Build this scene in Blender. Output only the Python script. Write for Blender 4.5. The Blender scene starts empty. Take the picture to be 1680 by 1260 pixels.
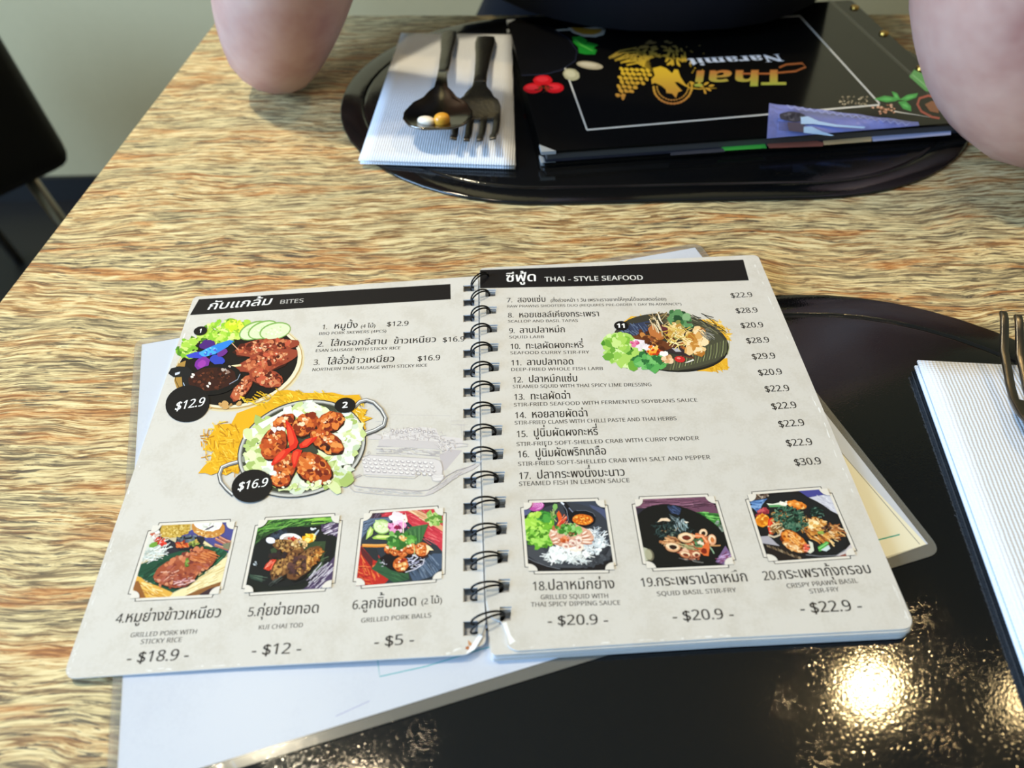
import bpy, bmesh, math, random
from mathutils import Vector, Matrix
from mathutils.geometry import tessellate_polygon, interpolate_bezier
sc = bpy.context.scene
COL = sc.collection
random.seed(7)

# ------------------------------------------------------------------ camera
TABLE = 0.75                      # height of the table top
CAM_H = TABLE + 0.264
FPX, PITCH, ROLL = 1258.0, math.radians(46.37), math.radians(1.25)
cp, sp_, cr, sr = math.cos(PITCH), math.sin(PITCH), math.cos(ROLL), math.sin(ROLL)
c_fwd = Vector((0, cp, -sp_))
c_dn0 = Vector((0, -sp_, -cp))
c_right = Vector((cr, 0, 0)) + c_dn0 * sr
c_down = Vector((-sr, 0, 0)) + c_dn0 * cr
CAMPOS = Vector((0, 0, CAM_H))
cd = bpy.data.cameras.new('camera')
cam = bpy.data.objects.new('camera', cd)
COL.objects.link(cam)
M = Matrix((c_right, -c_down, -c_fwd)).transposed().to_4x4()
M.translation = CAMPOS
cam.matrix_world = M
cd.sensor_width = 36
cd.lens = 36 * FPX / 1680
cd.clip_start = 0.01
cd.dof.use_dof = True
cd.dof.focus_distance = 0.36
cd.dof.aperture_fstop = 8.5
sc.camera = cam

# ------------------------------------------------------------------ world, lights, exposure
sc.view_settings.view_transform = 'Standard'
sc.view_settings.look = 'None'
sc.view_settings.gamma = 1
sc.view_settings.exposure = -0.22
w = bpy.data.worlds.new('world')
sc.world = w
w.use_nodes = True
w.node_tree.nodes['Background'].inputs[0].default_value = (0.80, 0.88, 1.0, 1)
w.node_tree.nodes['Background'].inputs[1].default_value = 0.55

def aim(o, target):
    o.rotation_euler = (Vector(target) - o.location).to_track_quat('-Z', 'Y').to_euler()

def area(name, loc, target, size, power, col, size_y=None, shape=None):
    l = bpy.data.lights.new(name, 'AREA')
    l.energy = power
    l.color = col
    l.size = size
    l.shape = shape or ('RECTANGLE' if size_y else 'DISK')
    if size_y:
        l.size_y = size_y
    o = bpy.data.objects.new(name, l)
    COL.objects.link(o)
    o.location = loc
    aim(o, target)
    return o

WARM = (1.0, 0.80, 0.52)
GOLDEN = (1.0, 0.72, 0.34)
area('ceiling_lamp_key', (0.95, 0.82, 2.57), (0.05, 0.35, 0.75), 0.06, 7.6, GOLDEN)
area('ceiling_lamp_left', (-0.40, 0.56, 2.57), (0.0, 0.35, 0.75), 0.07, 5.2, WARM)
area('ceiling_lamp_far', (1.36, 0.78, 2.57), (0.2, 0.2, 0.75), 0.06, 1.6, GOLDEN)
area('wall_lamp', (1.00, 1.53, 1.94), (0.2, 0.3, 0.75), 0.05, 0.7, GOLDEN)
area('back_wall_fill', (-0.7, 0.8, 2.57), (-0.7, 1.62, 0.9), 0.14, 34, (1.0, 0.88, 0.62))  # added fill that brightens the back wall, not a fixture of the room
area('daylight_window', (-2.36, -0.55, 1.60), (0.0, 0.35, 0.75), 1.7, 176, (0.42, 0.66, 1.0), 1.6)

# ------------------------------------------------------------------ helpers
def s2l(c):
    return c / 12.92 if c <= 0.04045 else ((c + 0.055) / 1.055) ** 2.4

def hx(h):
    return tuple(s2l(int(h[i:i + 2], 16) / 255) for i in (0, 2, 4)) + (1.0,)

def at(u, v, plane=0.0):
    """point of a photo measurement on the plane z = a + b x + c y (table-top frame)"""
    if not isinstance(plane, tuple):
        plane = (plane, 0, 0)
    a, b, c = plane
    d = c_right * (u - 840) + c_down * (v - 630) + c_fwd * FPX
    # CAM_H - TABLE + t dz = a + b t dx + c t dy
    t = (a - (CAM_H - TABLE)) / (d.z - b * d.x - c * d.y)
    return Vector((d.x * t, d.y * t, CAM_H + d.z * t))

def mesh_obj(name, verts, faces, mats, parent=None, smooth=False, fmat=None):
    me = bpy.data.meshes.new(name)
    me.from_pydata([tuple(v) for v in verts], [], faces)
    if not isinstance(mats, (list, tuple)):
        mats = [mats]
    for m in mats:
        me.materials.append(m)
    if fmat:
        me.polygons.foreach_set('material_index', fmat)
    if smooth:
        me.polygons.foreach_set('use_smooth', [True] * len(me.polygons))
    me.update()
    o = bpy.data.objects.new(name, me)
    COL.objects.link(o)
    if parent:
        o.parent = parent
        o.matrix_parent_inverse = parent.matrix_basis.inverted()
    return o

def bm_obj(name, bm, mats, parent=None, smooth=False):
    me = bpy.data.meshes.new(name)
    bmesh.ops.recalc_face_normals(bm, faces=bm.faces[:])
    bm.to_mesh(me)
    bm.free()
    if not isinstance(mats, (list, tuple)):
        mats = [mats]
    for m in mats:
        me.materials.append(m)
    if smooth:
        me.polygons.foreach_set('use_smooth', [True] * len(me.polygons))
    o = bpy.data.objects.new(name, me)
    COL.objects.link(o)
    if parent:
        o.parent = parent
        o.matrix_parent_inverse = parent.matrix_basis.inverted()
    return o

def thing(name, label, cat, loc=(0, 0, 0), group=None):
    o = bpy.data.objects.new(name, None)
    o.empty_display_size = 0.02
    COL.objects.link(o)
    o.location = loc
    tag(o, label, cat, group)
    return o

def tag(o, label, cat, group=None):
    o['label'] = label
    o['category'] = cat
    if group:
        o['group'] = group

def structure(o):
    o['kind'] = 'structure'
    return o

def box_bm(x0, x1, y0, y1, z0, z1, bevel=0.0, seg=2, bm=None):
    bm2 = bmesh.new()
    bmesh.ops.create_cube(bm2, size=1)
    for v in bm2.verts:
        v.co = Vector((x0 + (v.co.x + .5) * (x1 - x0), y0 + (v.co.y + .5) * (y1 - y0), z0 + (v.co.z + .5) * (z1 - z0)))
    if bevel:
        bmesh.ops.bevel(bm2, geom=bm2.edges[:], offset=bevel, segments=seg, profile=0.6, affect='EDGES')
    return bm2

def tube(bm, pts, r, n=8, closed=False, caps=True):
    """sweep a circle along points; r is a number or a list"""
    pts = [Vector(p) for p in pts]
    N = len(pts)
    rings = []
    prev = None
    for i, p in enumerate(pts):
        if closed:
            d = pts[(i + 1) % N] - pts[i - 1]
        else:
            d = pts[min(i + 1, N - 1)] - pts[max(i - 1, 0)]
        d.normalize()
        if prev is None:
            a = Vector((0, 0, 1)) if abs(d.z) < 0.9 else Vector((1, 0, 0))
            e1 = d.cross(a).normalized()
        else:
            e1 = (prev - d * prev.dot(d)).normalized()
        prev = e1
        e2 = d.cross(e1)
        rr = r[i] if isinstance(r, (list, tuple)) else r
        rings.append([bm.verts.new(p + (e1 * math.cos(2 * math.pi * k / n) + e2 * math.sin(2 * math.pi * k / n)) * rr) for k in range(n)])
    for i in range(N if closed else N - 1):
        A, B = rings[i], rings[(i + 1) % N]
        for k in range(n):
            bm.faces.new((A[k], A[(k + 1) % n], B[(k + 1) % n], B[k]))
    if not closed and caps:
        bm.faces.new(rings[0][::-1])
        bm.faces.new(rings[-1])

def slab(outline, holes, thick):
    """solid sheet: outline/holes are lists of top-surface points; returns verts, faces"""
    loops = [outline] + holes
    verts, faces = [], []
    tris = tessellate_polygon([[Vector((p[0], p[1], 0)) for p in lp] for lp in loops])
    flat = [p for lp in loops for p in lp]
    n = len(flat)
    verts = [Vector(p) for p in flat] + [Vector(p) - Vector((0, 0, thick)) for p in flat]
    for t in tris:
        a, b, c = t
        nz = (flat[b][0] - flat[a][0]) * (flat[c][1] - flat[a][1]) - (flat[b][1] - flat[a][1]) * (flat[c][0] - flat[a][0])
        if nz < 0:
            a, c = c, a
        faces.append((a, b, c))
        faces.append((c + n, b + n, a + n))
    k = 0
    for li, lp in enumerate(loops):
        m = len(lp)
        ar = sum(lp[i][0] * lp[(i + 1) % m][1] - lp[(i + 1) % m][0] * lp[i][1] for i in range(m))
        for i in range(m):
            a, b = k + i, k + (i + 1) % m
            f = (a, a + n, b + n, b)
            if (ar < 0) != (li > 0):
                f = f[::-1]
            faces.append(f)
        k += m
    return verts, faces

def round_poly(pts, radii, n=5):
    """round the corners of a polygon of Vectors (2D in xy, z kept)"""
    out = []
    N = len(pts)
    for i in range(N):
        p, a, b = Vector(pts[i]), Vector(pts[i - 1]), Vector(pts[(i + 1) % N])
        r = radii[i] if isinstance(radii, (list, tuple)) else radii
        if r <= 0:
            out.append(p)
            continue
        d1, d2 = (a - p).normalized(), (b - p).normalized()
        p1, p2 = p + d1 * r, p + d2 * r
        for k in range(n + 1):
            t = k / n
            out.append(p1 * (1 - t) ** 2 + p * 2 * t * (1 - t) + p2 * t * t)
    return out

# ------------------------------------------------------------------ materials
def new_mat(name):
    m = bpy.data.materials.new(name)
    m.use_nodes = True
    nt = m.node_tree
    b = nt.nodes['Principled BSDF']
    return m, nt, b

def node(nt, kind, **kw):
    n = nt.nodes.new(kind)
    for k, v in kw.items():
        if k.startswith('i_'):
            n.inputs[k[2:].replace('_', ' ')].default_value = v
        else:
            setattr(n, k, v)
    return n

def simple(name, col, rough=0.5, metal=0.0, bump=0.0, bscale=200.0, var=0.0, coat=0.0, spec=0.5, sss=0.0):
    m, nt, b = new_mat(name)
    c = hx(col) if isinstance(col, str) else col
    b.inputs['Base Color'].default_value = c
    b.inputs['Roughness'].default_value = rough
    b.inputs['Metallic'].default_value = metal
    b.inputs['Coat Weight'].default_value = coat
    b.inputs['Specular IOR Level'].default_value = spec
    tc = node(nt, 'ShaderNodeTexCoord')
    nz = node(nt, 'ShaderNodeTexNoise', i_Scale=bscale, i_Detail=4.0)
    nt.links.new(tc.outputs['Object'], nz.inputs['Vector'])
    if bump:
        bp = node(nt, 'ShaderNodeBump', i_Strength=bump, i_Distance=0.0006)
        nt.links.new(nz.outputs['Fac'], bp.inputs['Height'])
        nt.links.new(bp.outputs['Normal'], b.inputs['Normal'])
    if var:
        mx = node(nt, 'ShaderNodeMix', data_type='RGBA')
        mx.inputs[6].default_value = tuple(x * (1 - var) for x in c[:3]) + (1,)
        mx.inputs[7].default_value = tuple(min(1, x * (1 + var)) for x in c[:3]) + (1,)
        nt.links.new(nz.outputs['Fac'], mx.inputs[0])
        nt.links.new(mx.outputs[2], b.inputs['Base Color'])
    if sss:
        b.inputs['Subsurface Weight'].default_value = sss
        b.inputs['Subsurface Radius'].default_value = (1.0, 0.35, 0.2)
        b.inputs['Subsurface Scale'].default_value = 0.006
    return m

def ramp(nt, stops, interp='LINEAR'):
    r = nt.nodes.new('ShaderNodeValToRGB')
    r.color_ramp.interpolation = interp
    e = r.color_ramp.elements
    while len(e) < len(stops):
        e.new(0.5)
    for el, (p, c) in zip(e, stops):
        el.position = p
        el.color = hx(c) if isinstance(c, str) else (c, c, c, 1)
    return r

def wood_material():
    m, nt, b = new_mat('brushed_oak')
    L = nt.links.new
    tc = node(nt, 'ShaderNodeTexCoord')
    # slow warp so that the grain wanders
    wn = node(nt, 'ShaderNodeTexNoise', i_Scale=9.0, i_Detail=3.0)
    L(tc.outputs['Object'], wn.inputs['Vector'])
    sub = node(nt, 'ShaderNodeVectorMath', operation='SUBTRACT')
    sub.inputs[1].default_value = (0.5, 0.5, 0.5)
    L(wn.outputs['Color'], sub.inputs[0])
    scl = node(nt, 'ShaderNodeVectorMath', operation='MULTIPLY')
    scl.inputs[1].default_value = (0.0, 0.035, 0.0)
    L(sub.outputs[0], scl.inputs[0])
    add = node(nt, 'ShaderNodeVectorMath', operation='ADD')
    L(tc.outputs['Object'], add.inputs[0])
    L(scl.outputs[0], add.inputs[1])
    def grain(sx, sy, detail, rough=0.6, off=0.0, dist=0.0):
        mp = node(nt, 'ShaderNodeMapping')
        mp.inputs['Scale'].default_value = (sx, sy, 1)
        mp.inputs['Location'].default_value = (off, off * 1.7, off * 0.3)
        L(add.outputs[0], mp.inputs['Vector'])
        n = node(nt, 'ShaderNodeTexNoise', i_Scale=1.0, i_Detail=detail, i_Roughness=rough, i_Distortion=dist)
        L(mp.outputs[0], n.inputs['Vector'])
        return n
    g1 = grain(52, 620, 5.0, 0.66, 0.0, 0.7)
    g2 = grain(9, 70, 3.0, 0.5, 3.1, 0.4)
    g3 = grain(62, 800, 4.0, 0.6, 7.7, 0.9)
    g4 = grain(5, 22, 2.0, 0.5, 11.0)
    r1 = ramp(nt, [(0.40, '8c6233'), (0.46, 'b68a52'), (0.52, 'd6bb84'), (0.60, 'ead6a2')])
    L(g1.outputs['Fac'], r1.inputs[0])
    # greyer boards patches
    r2 = ramp(nt, [(0.36, 0.0), (0.58, 1.0)])
    L(g2.outputs['Fac'], r2.inputs[0])
    mx = node(nt, 'ShaderNodeMix', data_type='RGBA', blend_type='MIX')
    L(r2.outputs[0], mx.inputs[0])
    L(r1.outputs[0], mx.inputs[6])
    r1b = ramp(nt, [(0.40, '66593f'), (0.46, '978560'), (0.53, 'c9b582'), (0.62, 'e2d09c')])
    L(g1.outputs['Fac'], r1b.inputs[0])
    L(r1b.outputs[0], mx.inputs[7])
    # honey-coloured streaks
    g5 = grain(15, 130, 3.0, 0.55, 19.3, 0.5)
    r5 = ramp(nt, [(0.53, 0.0), (0.66, 0.85)])
    L(g5.outputs['Fac'], r5.inputs[0])
    mx0 = mx
    r5b = ramp(nt, [(0.40, '8a4f1c'), (0.52, 'b9793a'), (0.62, 'd6ad70')])
    L(g1.outputs['Fac'], r5b.inputs[0])
    mx = node(nt, 'ShaderNodeMix', data_type='RGBA')
    L(r5.outputs[0], mx.inputs[0])
    L(mx0.outputs[2], mx.inputs[6])
    L(r5b.outputs[0], mx.inputs[7])
    # dark pores
    r3 = ramp(nt, [(0.39, 0.95), (0.45, 0.0)])
    L(g3.outputs['Fac'], r3.inputs[0])
    r4 = ramp(nt, [(0.36, 0.35), (0.60, 1.0)])
    L(g4.outputs['Fac'], r4.inputs[0])
    mul = node(nt, 'ShaderNodeMath', operation='MULTIPLY')
    L(r3.outputs[0], mul.inputs[0])
    L(r4.outputs[0], mul.inputs[1])
    mx2 = node(nt, 'ShaderNodeMix', data_type='RGBA')
    L(mul.outputs[0], mx2.inputs[0])
    L(mx.outputs[2], mx2.inputs[6])
    mx2.inputs[7].default_value = hx('3c342c')
    L(mx2.outputs[2], b.inputs['Base Color'])
    b.inputs['Roughness'].default_value = 0.55
    bp = node(nt, 'ShaderNodeBump', i_Strength=0.45, i_Distance=0.0006)
    L(g1.outputs['Fac'], bp.inputs['Height'])
    L(bp.outputs['Normal'], b.inputs['Normal'])
    return m

def leather_material():
    """glossy black moulded placemat with a fine pebble grain"""
    m, nt, b = new_mat('black_placemat_leather')
    L = nt.links.new
    b.inputs['Base Color'].default_value = hx('0d0d0d')
    b.inputs['Roughness'].default_value = 0.06
    b.inputs['Specular IOR Level'].default_value = 0.55
    tc = node(nt, 'ShaderNodeTexCoord')
    v = node(nt, 'ShaderNodeTexNoise', i_Scale=2400.0, i_Detail=2.0, i_Roughness=0.6)
    L(tc.outputs['Object'], v.inputs['Vector'])
    v2 = node(nt, 'ShaderNodeTexVoronoi', i_Scale=1300.0)
    v2.feature = 'SMOOTH_F1'
    L(tc.outputs['Object'], v2.inputs['Vector'])
    v3 = node(nt, 'ShaderNodeTexVoronoi', i_Scale=1300.0)
    L(tc.outputs['Object'], v3.inputs['Vector'])
    ad = node(nt, 'ShaderNodeMath', operation='MULTIPLY_ADD')
    L(v.outputs['Fac'], ad.inputs[0])
    ad.inputs[1].default_value = 0.35
    # a few grains stand prouder than the rest and glint
    pw = node(nt, 'ShaderNodeMath', operation='POWER')
    L(v3.outputs['Color'], pw.inputs[0])
    pw.inputs[1].default_value = 7.0
    pm = node(nt, 'ShaderNodeMath', operation='MULTIPLY_ADD')
    L(pw.outputs[0], pm.inputs[0])
    pm.inputs[1].default_value = 6.0
    pm.inputs[2].default_value = 0.9
    hm = node(nt, 'ShaderNodeMath', operation='MULTIPLY')
    L(v2.outputs['Distance'], hm.inputs[0])
    L(pm.outputs[0], hm.inputs[1])
    L(hm.outputs[0], ad.inputs[2])
    bp = node(nt, 'ShaderNodeBump', i_Strength=0.055, i_Distance=0.0003)
    L(ad.outputs[0], bp.inputs['Height'])
    L(bp.outputs['Normal'], b.inputs['Normal'])
    return m

def paper_material(name, col, edge, mott=0.06, scale=60.0, coat=0.0, rough=0.55):
    m, nt, b = new_mat(name)
    L = nt.links.new
    tc = node(nt, 'ShaderNodeTexCoord')
    n1 = node(nt, 'ShaderNodeTexNoise', i_Scale=scale, i_Detail=5.0, i_Roughness=0.65)
    L(tc.outputs['Object'], n1.inputs['Vector'])
    n2 = node(nt, 'ShaderNodeTexNoise', i_Scale=900.0, i_Detail=2.0)
    L(tc.outputs['Object'], n2.inputs['Vector'])
    r = ramp(nt, [(0.35, edge), (0.55, col)])
    ad = node(nt, 'ShaderNodeMath', operation='MULTIPLY_ADD')
    L(n2.outputs['Fac'], ad.inputs[0])
    ad.inputs[1].default_value = 0.35
    L(n1.outputs['Fac'], ad.inputs[2])
    sb = node(nt, 'ShaderNodeMath', operation='SUBTRACT')
    L(ad.outputs[0], sb.inputs[0])
    sb.inputs[1].default_value = 0.17
    L(sb.outputs[0], r.inputs[0])
    L(r.outputs[0], b.inputs['Base Color'])
    b.inputs['Roughness'].default_value = rough
    b.inputs['Coat Weight'].default_value = coat
    b.inputs['Coat Roughness'].default_value = 0.3
    b.inputs['Specular IOR Level'].default_value = 0.3
    return m

def ink_material(name='printed_ink', rough=0.6, coat=0.0):
    m, nt, b = new_mat(name)
    a = node(nt, 'ShaderNodeVertexColor', layer_name='ink')
    nt.links.new(a.outputs['Color'], b.inputs['Base Color'])
    b.inputs['Roughness'].default_value = rough
    b.inputs['Coat Weight'].default_value = coat
    b.inputs['Specular IOR Level'].default_value = 0.5 if coat else 0.15
    return m

WOOD = wood_material()
LEATHER = leather_material()
PAGE = paper_material('cream_menu_paper', 'cec9c0', 'c6c0b5', scale=70)
PAGE_EDGE = simple('white_page_edge', 'e4e6ea', 0.6)
WHITE_PAPER = paper_material('white_sheet_paper', 'c3c8d2', 'bec3ce', scale=25, coat=0.12)
INK = ink_material()
INK_GLOSS = ink_material('glossy_cover_ink', 0.3, 1.0)
BLACK_METAL = simple('black_coated_wire', '0c0c0e', 0.28, 0.6)
# ------------------------------------------------------------------ printing: glyphs and flat colour patches
_fc = bpy.data.curves.new('glyph_source', 'FONT')
_fo = bpy.data.objects.new('glyph_source', _fc)
COL.objects.link(_fo)
_cache = {}

def _contours(s):
    _fc.body = s
    bpy.context.view_layer.update()
    cu = _fo.to_curve(bpy.context.evaluated_depsgraph_get())
    out = []
    for spl in cu.splines:
        P = []
        if spl.type == 'BEZIER':
            b = spl.bezier_points
            for i in range(len(b)):
                p, q = b[i], b[(i + 1) % len(b)]
                st = p.handle_right_type == 'VECTOR' and q.handle_left_type == 'VECTOR'
                P += [(x[0], x[1]) for x in interpolate_bezier(p.co, p.handle_right, q.handle_left, q.co, 2 if st else 4)[:-1]]
        else:
            P = [(x.co[0], x.co[1]) for x in spl.points]
        if len(P) > 2:
            out.append(P)
    _fo.to_curve_clear()
    return out

def _area(P):
    return sum(P[i][0] * P[(i + 1) % len(P)][1] - P[(i + 1) % len(P)][0] * P[i][1] for i in range(len(P))) / 2

def _inside(p, P):
    c = False
    for i in range(len(P)):
        a, b = P[i], P[i - 1]
        if (a[1] > p[1]) != (b[1] > p[1]) and p[0] < (b[0] - a[0]) * (p[1] - a[1]) / (b[1] - a[1]) + a[0]:
            c = not c
    return c

def glyph(ch):
    """(advance, verts, triangles) of one character at size 1"""
    if ch in _cache:
        return _cache[ch]
    bar = min(p[0] for p in _contours('|')[0])
    if ch == ' ':
        _cache[ch] = (0.28, [], [])
        return _cache[ch]
    both = _contours(ch + '|')
    adv = min(p[0] for p in both[-1]) - bar
    cs = _contours(ch)
    V, T = [], []
    if cs:
        big = max(cs, key=lambda P: abs(_area(P)))
        sg = _area(big) > 0
        outs = [P for P in cs if (_area(P) > 0) == sg]
        holes = [P for P in cs if (_area(P) > 0) != sg]
        for P in outs:
            hs = [h for h in holes if _inside(h[0], P)]
            loops = [P] + hs
            base = len(V)
            for t in tessellate_polygon([[Vector((x, y, 0)) for x, y in lp] for lp in loops]):
                T.append(tuple(base + k for k in t))
            V += [p for lp in loops for p in lp]
    _cache[ch] = (adv, V, T)
    return _cache[ch]

UPPER = '\u0e31\u0e34\u0e35\u0e36\u0e37\u0e47'
TONE = '\u0e48\u0e49\u0e4a\u0e4b\u0e4c'
MARKS = UPPER + TONE + '\u0e38\u0e39'

def sans(s, style='sans'):
    A, a, d = {'sans': (0x1D5A0, 0x1D5BA, 0x1D7E2), 'bold': (0x1D5D4, 0x1D5EE, 0x1D7EC), 'serif': (0x1D400, 0x1D41A, 0x1D7CE)}[style]
    o = ''
    for c in s:
        if 'A' <= c <= 'Z':
            o += chr(A + ord(c) - 65)
        elif 'a' <= c <= 'z':
            o += chr(a + ord(c) - 97)
        elif '0' <= c <= '9':
            o += chr(d + ord(c) - 48)
        else:
            o += c
    return o

class Art:
    """flat printed artwork on a plane; every patch lies a hair above the last"""
    def __init__(self, plane, base=6e-6, step=3.2e-7):
        self.plane, self.z, self.step, self.base = plane, base, step, base
        self.V, self.F, self.C = [], [], []
        self.o, self.s, self.clip = (0, 0), 1.0, None
    def frame(self, ox, oy, s, clip=None):
        self.o, self.s, self.clip = (ox, oy), s, clip
    def pt(self, x, y):
        return at(self.o[0] + x / self.s, self.o[1] + y / self.s, self.plane)
    def reset(self, k=0):
        self.z = self.base + k * self.step
    def P(self, pts, col):
        if self.clip:
            q = self.clip
            for i in range(len(q)):
                a, b = q[i], q[(i + 1) % len(q)]
                f = lambda p: (b[0] - a[0]) * (p[1] - a[1]) - (b[1] - a[1]) * (p[0] - a[0])
                out = []
                for j in range(len(pts)):
                    p, n = pts[j], pts[(j + 1) % len(pts)]
                    fp, fn = f(p), f(n)
                    if fp >= 0:
                        out.append(p)
                    if (fp >= 0) != (fn >= 0):
                        t = fp / (fp - fn)
                        out.append((p[0] + t * (n[0] - p[0]), p[1] + t * (n[1] - p[1])))
                pts = out
                if len(pts) < 3:
                    return
        W = [self.pt(*p) for p in pts]
        b = len(self.V)
        z = Vector((0, 0, self.z))
        self.z += self.step
        cols = col if isinstance(col, list) else None
        for i, p in enumerate(W):
            self.V.append(p + z)
            self.C.append(cols[i] if cols and len(cols) == len(W) else (hx(col) if isinstance(col, str) else col))
        for t in tessellate_polygon([[Vector((p.x, p.y, 0)) for p in W]]):
            self.F.append(self._up(tuple(b + k for k in t)))
    def _up(self, f):
        a, b, c = (self.V[k] for k in f)
        return f if (b.x - a.x) * (c.y - a.y) - (b.y - a.y) * (c.x - a.x) > 0 else f[::-1]
    def E(self, cx, cy, rx, ry, col, rot=0, jit=0.0, n=20):
        r = math.radians(rot)
        ph = [random.uniform(-jit, jit) for _ in range(n)]
        ph = [(ph[i - 1] + 2 * ph[i]) / 2 for i in range(n)]
        P = []
        for i in range(n):
            a = 2 * math.pi * i / n
            x, y = rx * (1 + ph[i]) * math.cos(a), ry * (1 + ph[i]) * math.sin(a)
            P.append((cx + x * math.cos(r) - y * math.sin(r), cy + x * math.sin(r) + y * math.cos(r)))
        self.P(P, col)
    def L(self, pts, w, col, taper=False):
        n = len(pts)
        A, B = [], []
        for i, p in enumerate(pts):
            q0, q1 = pts[max(i - 1, 0)], pts[min(i + 1, n - 1)]
            dx, dy = q1[0] - q0[0], q1[1] - q0[1]
            l = math.hypot(dx, dy) or 1
            ww = w / 2 * ((1 - 0.8 * i / (n - 1)) if taper else 1)
            A.append((p[0] - dy / l * ww, p[1] + dx / l * ww))
            B.append((p[0] + dy / l * ww, p[1] - dx / l * ww))
        self.P(A + B[::-1], col)
    def _rnd(self, cx, cy, rx, ry, rot):
        a, q = random.uniform(0, 6.283), math.sqrt(random.random())
        x, y = rx * q * math.cos(a), ry * q * math.sin(a)
        r = math.radians(rot)
        return cx + x * math.cos(r) - y * math.sin(r), cy + x * math.sin(r) + y * math.cos(r)
    def D(self, n, reg, r0, r1, cols, jit=0.35, rot=0, flat=0.6):
        """n random blobs inside an ellipse (cx, cy, rx, ry, rot)"""
        for _ in range(n):
            x, y = self._rnd(*reg)
            r = random.uniform(r0, r1)
            self.E(x, y, r, r * random.uniform(flat, 1), random.choice(cols), rot + random.uniform(-40, 40), jit, 9)
    def S(self, n, reg, l0, l1, w, a0, a1, cols, bend=0.25):
        """n random strokes"""
        for _ in range(n):
            x, y = self._rnd(*reg)
            l, a = random.uniform(l0, l1), math.radians(random.uniform(a0, a1))
            k = random.uniform(-bend, bend)
            P = [(x + l * t * math.cos(a + k * t), y + l * t * math.sin(a + k * t)) for t in (-.5, -.2, .1, .5)]
            self.L(P, w * random.uniform(.6, 1.2), random.choice(cols))
    def lump(self, cx, cy, rx, ry, rot, base, cols, n, r0, r1, jit=0.08):
        """one piece of food: a ragged ellipse with mottling on it"""
        self.E(cx, cy, rx, ry, base, rot, jit, 22)
        self.D(n, (cx, cy, rx * .82, ry * .82, rot), r0, r1, cols, 0.35, rot)
    def T(self, s, a, b, cap, col='231f20', style=None, shear=0.0, weight=0.013):
        """a line of writing from baseline point a to baseline point b (photo measurements)"""
        if style:
            s = sans(s, style)
        thai = lambda c: '\u0e00' <= c <= '\u0e7f'
        x = 0
        items = []
        prev = ''
        for c in s:
            adv, V, T = glyph(c)
            k = 1.22 if thai(c) else 1.0
            dy = 0
            if c in TONE and prev and prev in UPPER:
                dy = 0.23
            if c in UPPER and False:
                dy = 0
            items.append((x, dy, k, V, T, c))
            x += 0 if c in MARKS else adv * k
            prev = c
        A, B = at(a[0], a[1], self.plane), at(b[0], b[1], self.plane)
        d = B - A
        w = d.length
        d.normalize()
        up = Vector((-d.y, d.x, 0)).normalized()
        up.z = self.plane[1] * up.x + self.plane[2] * up.y if isinstance(self.plane, tuple) else 0
        h = (at(a[0], a[1] - cap, self.plane) - A).length / 0.72
        sx = w / x
        cc = hx(col) if isinstance(col, str) else col
        z = Vector((0, 0, self.z))
        self.z += self.step
        for (px, dy, k, V, T, c) in items:
            base = len(self.V)
            for e in (-1, 1):                    # two passes give the letters their weight
                base = len(self.V)
                for vx, vy in V:
                    gy = (vy * k + dy)
                    gx = px + vx * k + shear * gy
                    self.V.append(A + d * (gx * sx + e * weight * h) + up * (gy * h) + z * (1 if e < 0 else 1.01))
                    self.C.append(cc(gx / x, gy) if callable(cc) else cc)
                for t in T:
                    self.F.append(self._up(tuple(base + q for q in t)))
    def picture(self, TL, TR, BR, BL, zoom, paint):
        """a framed food photograph with notched corners"""
        self.reset(2)
        self.clip = None
        self.frame(0, 0, 1)
        def m(u, v):
            return tuple(TL[i] * (1 - u) * (1 - v) + TR[i] * u * (1 - v) + BR[i] * u * v + BL[i] * (1 - u) * v for i in (0, 1))
        def path(ins, a):
            P = []
            lo, hi = ins, 1 - ins
            for (cx, cy, a0) in ((lo, lo, 90), (hi, lo, 180), (hi, hi, 270), (lo, hi, 0)):
                for k in range(6):
                    t = math.radians(a0 - 90 * k / 5)
                    P.append(m(cx + a * math.cos(t), cy + a * math.sin(t)))
            return P
        self.P(path(0, 0.098), '3a3633')
        self.P(path(0.0085, 0.098), 'dcd5c9')
        lo, hi = 0.04, 0.96
        q = [m(lo, lo), m(hi, lo), m(hi, hi), m(lo, hi)]
        ox, oy, s = zoom
        self.frame(ox, oy, s, [((p[0] - ox) * s, (p[1] - oy) * s) for p in q])
        paint(self)
        self.frame(0, 0, 1)
        for (cx, cy, a0) in ((lo, lo, 90), (hi, lo, 180), (hi, hi, 270), (lo, hi, 0)):
            P = [m(cx, cy)]
            for k in range(7):
                t = math.radians(a0 - 90 * k / 6)
                P.append(m(cx + 0.098 * math.cos(t), cy + 0.098 * math.sin(t)))
            # the notch mask covers the corner and a hair beyond it
            self.P(P, 'dcd5c9')
    def join(self, o, ink=None):
        """add the print to the mesh of the sheet it is printed on"""
        me = o.data
        n0, f0 = len(me.vertices), len(me.polygons)
        ov = [v.co.copy() for v in me.vertices]
        of = [tuple(p.vertices) for p in me.polygons]
        om = [p.material_index for p in me.polygons]
        mats = list(me.materials) + [ink or INK]
        inv = o.matrix_world.inverted()
        me2 = bpy.data.meshes.new(me.name)
        me2.from_pydata([tuple(v) for v in ov] + [tuple(v) for v in self.V], [], of + [tuple(k + n0 for k in f) for f in self.F])
        for m in mats:
            me2.materials.append(m)
        me2.polygons.foreach_set('material_index', om + [len(mats) - 1] * len(self.F))
        ca = me2.color_attributes.new('ink', 'FLOAT_COLOR', 'POINT')
        flat = [1.0] * (4 * n0)
        for c in self.C:
            flat += list(c)
        ca.data.foreach_set('color', flat)
        me2.update()
        old = o.data
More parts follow.
